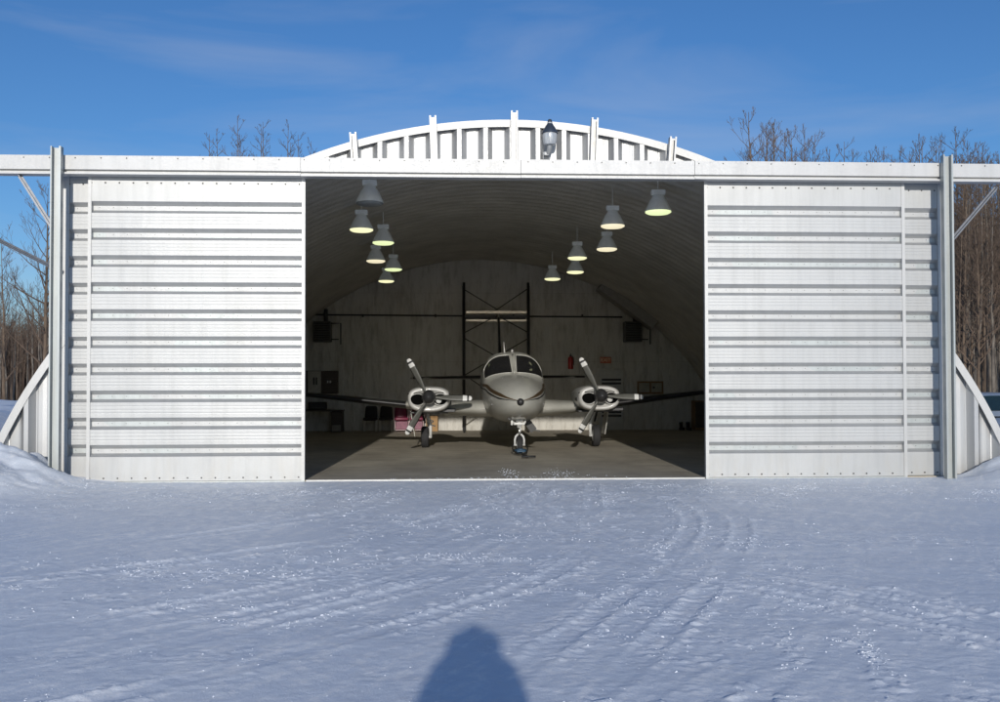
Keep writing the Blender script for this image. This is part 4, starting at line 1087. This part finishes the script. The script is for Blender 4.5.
b = MB(); b.rbox(-.05,.05,-.012,.016,-.03,.03,.005); b.build('camera_body', M['chrome'], t2)
b = MB(); b.lathe([(.02,0),(.02,.018),(.016,.022)], 18, Matrix.Translation((.0,.016,0)) @ Matrix.Rotation(R(-90),4,'X')); b.build('lens', M['black'], t2)

# ------------------------------------------------------------------ camera
cam = bpy.data.cameras.new('Camera'); co_ = bpy.data.objects.new('Camera', cam); COL.objects.link(co_)
cam.sensor_width = 36; cam.lens = 36.0; cam.clip_start = .03; cam.clip_end = 3000
pitch = 1.3; cam.shift_y = .034 - math.tan(R(pitch))
mat = Matrix.Rotation(R(-2.86), 4, 'Z') @ Matrix.Rotation(R(90+pitch), 4, 'X') @ Matrix.Rotation(R(-.12), 4, 'Z')
co_.matrix_world = Matrix.Translation((0, 0, 1.6)) @ mat
SC.camera = co_

# ------------------------------------------------------------------ light
EL = 14.3; sd = Vector((.030, 1, 0)).normalized()*math.cos(R(EL)); sd.z = -math.sin(R(EL))
sun = bpy.data.lights.new('Sun', 'SUN'); sun.energy = 2.5; sun.angle = R(.7); sun.color = (1, .95, .875)
so = bpy.data.objects.new('Sun', sun); COL.objects.link(so); so.rotation_euler = sd.to_track_quat('-Z', 'Y').to_euler(); so.location = (0, -20, 30)
wd = bpy.data.worlds.new('World'); SC.world = wd; wd.use_nodes = True; nt = wd.node_tree
bg = nt.nodes['Background']; sky = nt.nodes.new('ShaderNodeTexSky'); sky.sky_type = 'NISHITA'; sky.sun_disc = False
sky.sun_elevation = R(EL); sky.sun_rotation = math.atan2(-sd.x, -sd.y); sky.altitude = 300; sky.air_density = 1.0; sky.dust_density = .4; sky.ozone_density = 5.0
# thin cirrus, drawn by direction in the sky dome
tc = nt.nodes.new('ShaderNodeTexCoord'); mp = nt.nodes.new('ShaderNodeMapping'); mp.inputs['Scale'].default_value = (1.1, 1.0, 5.5); mp.inputs['Rotation'].default_value = (0, R(14), 0)
nt.links.new(tc.outputs['Generated'], mp.inputs['Vector'])
nz = nt.nodes.new('ShaderNodeTexNoise'); nz.inputs['Scale'].default_value = 2.3; nz.inputs['Detail'].default_value = 7; nz.inputs['Roughness'].default_value = .52; nz.inputs['Distortion'].default_value = .5
nt.links.new(mp.outputs[0], nz.inputs['Vector'])
rp = nt.nodes.new('ShaderNodeValToRGB'); rp.color_ramp.elements[0].position = .47; rp.color_ramp.elements[1].position = .85
rp.color_ramp.elements[0].color = (0,0,0,1); rp.color_ramp.elements[1].color = (.36,.36,.36,1)
nt.links.new(nz.outputs['Fac'], rp.inputs['Fac'])
mx = nt.nodes.new('ShaderNodeMix'); mx.data_type = 'RGBA'; mx.inputs[7].default_value = (3.6, 3.8, 4.4, 1)
nt.links.new(rp.outputs['Color'], mx.inputs[0]); hs = nt.nodes.new('ShaderNodeHueSaturation'); hs.inputs['Saturation'].default_value = 1.09; hs.inputs['Hue'].default_value = .505; hs.inputs['Value'].default_value = .80; nt.links.new(sky.outputs[0], hs.inputs['Color']); nt.links.new(hs.outputs[0], mx.inputs[6]); nt.links.new(mx.outputs[2], bg.inputs['Color'])
bg.inputs['Strength'].default_value = .115
SC.view_settings.view_transform = 'Standard'; SC.view_settings.look = 'None'; SC.view_settings.gamma = 1; SC.view_settings.exposure = .27
SC.view_settings.use_curve_mapping = False
SC.render.engine = 'CYCLES'; SC.cycles.use_denoising = True; SC.cycles.max_bounces = 8; SC.cycles.diffuse_bounces = 6
SC.cycles.sample_clamp_indirect = 6
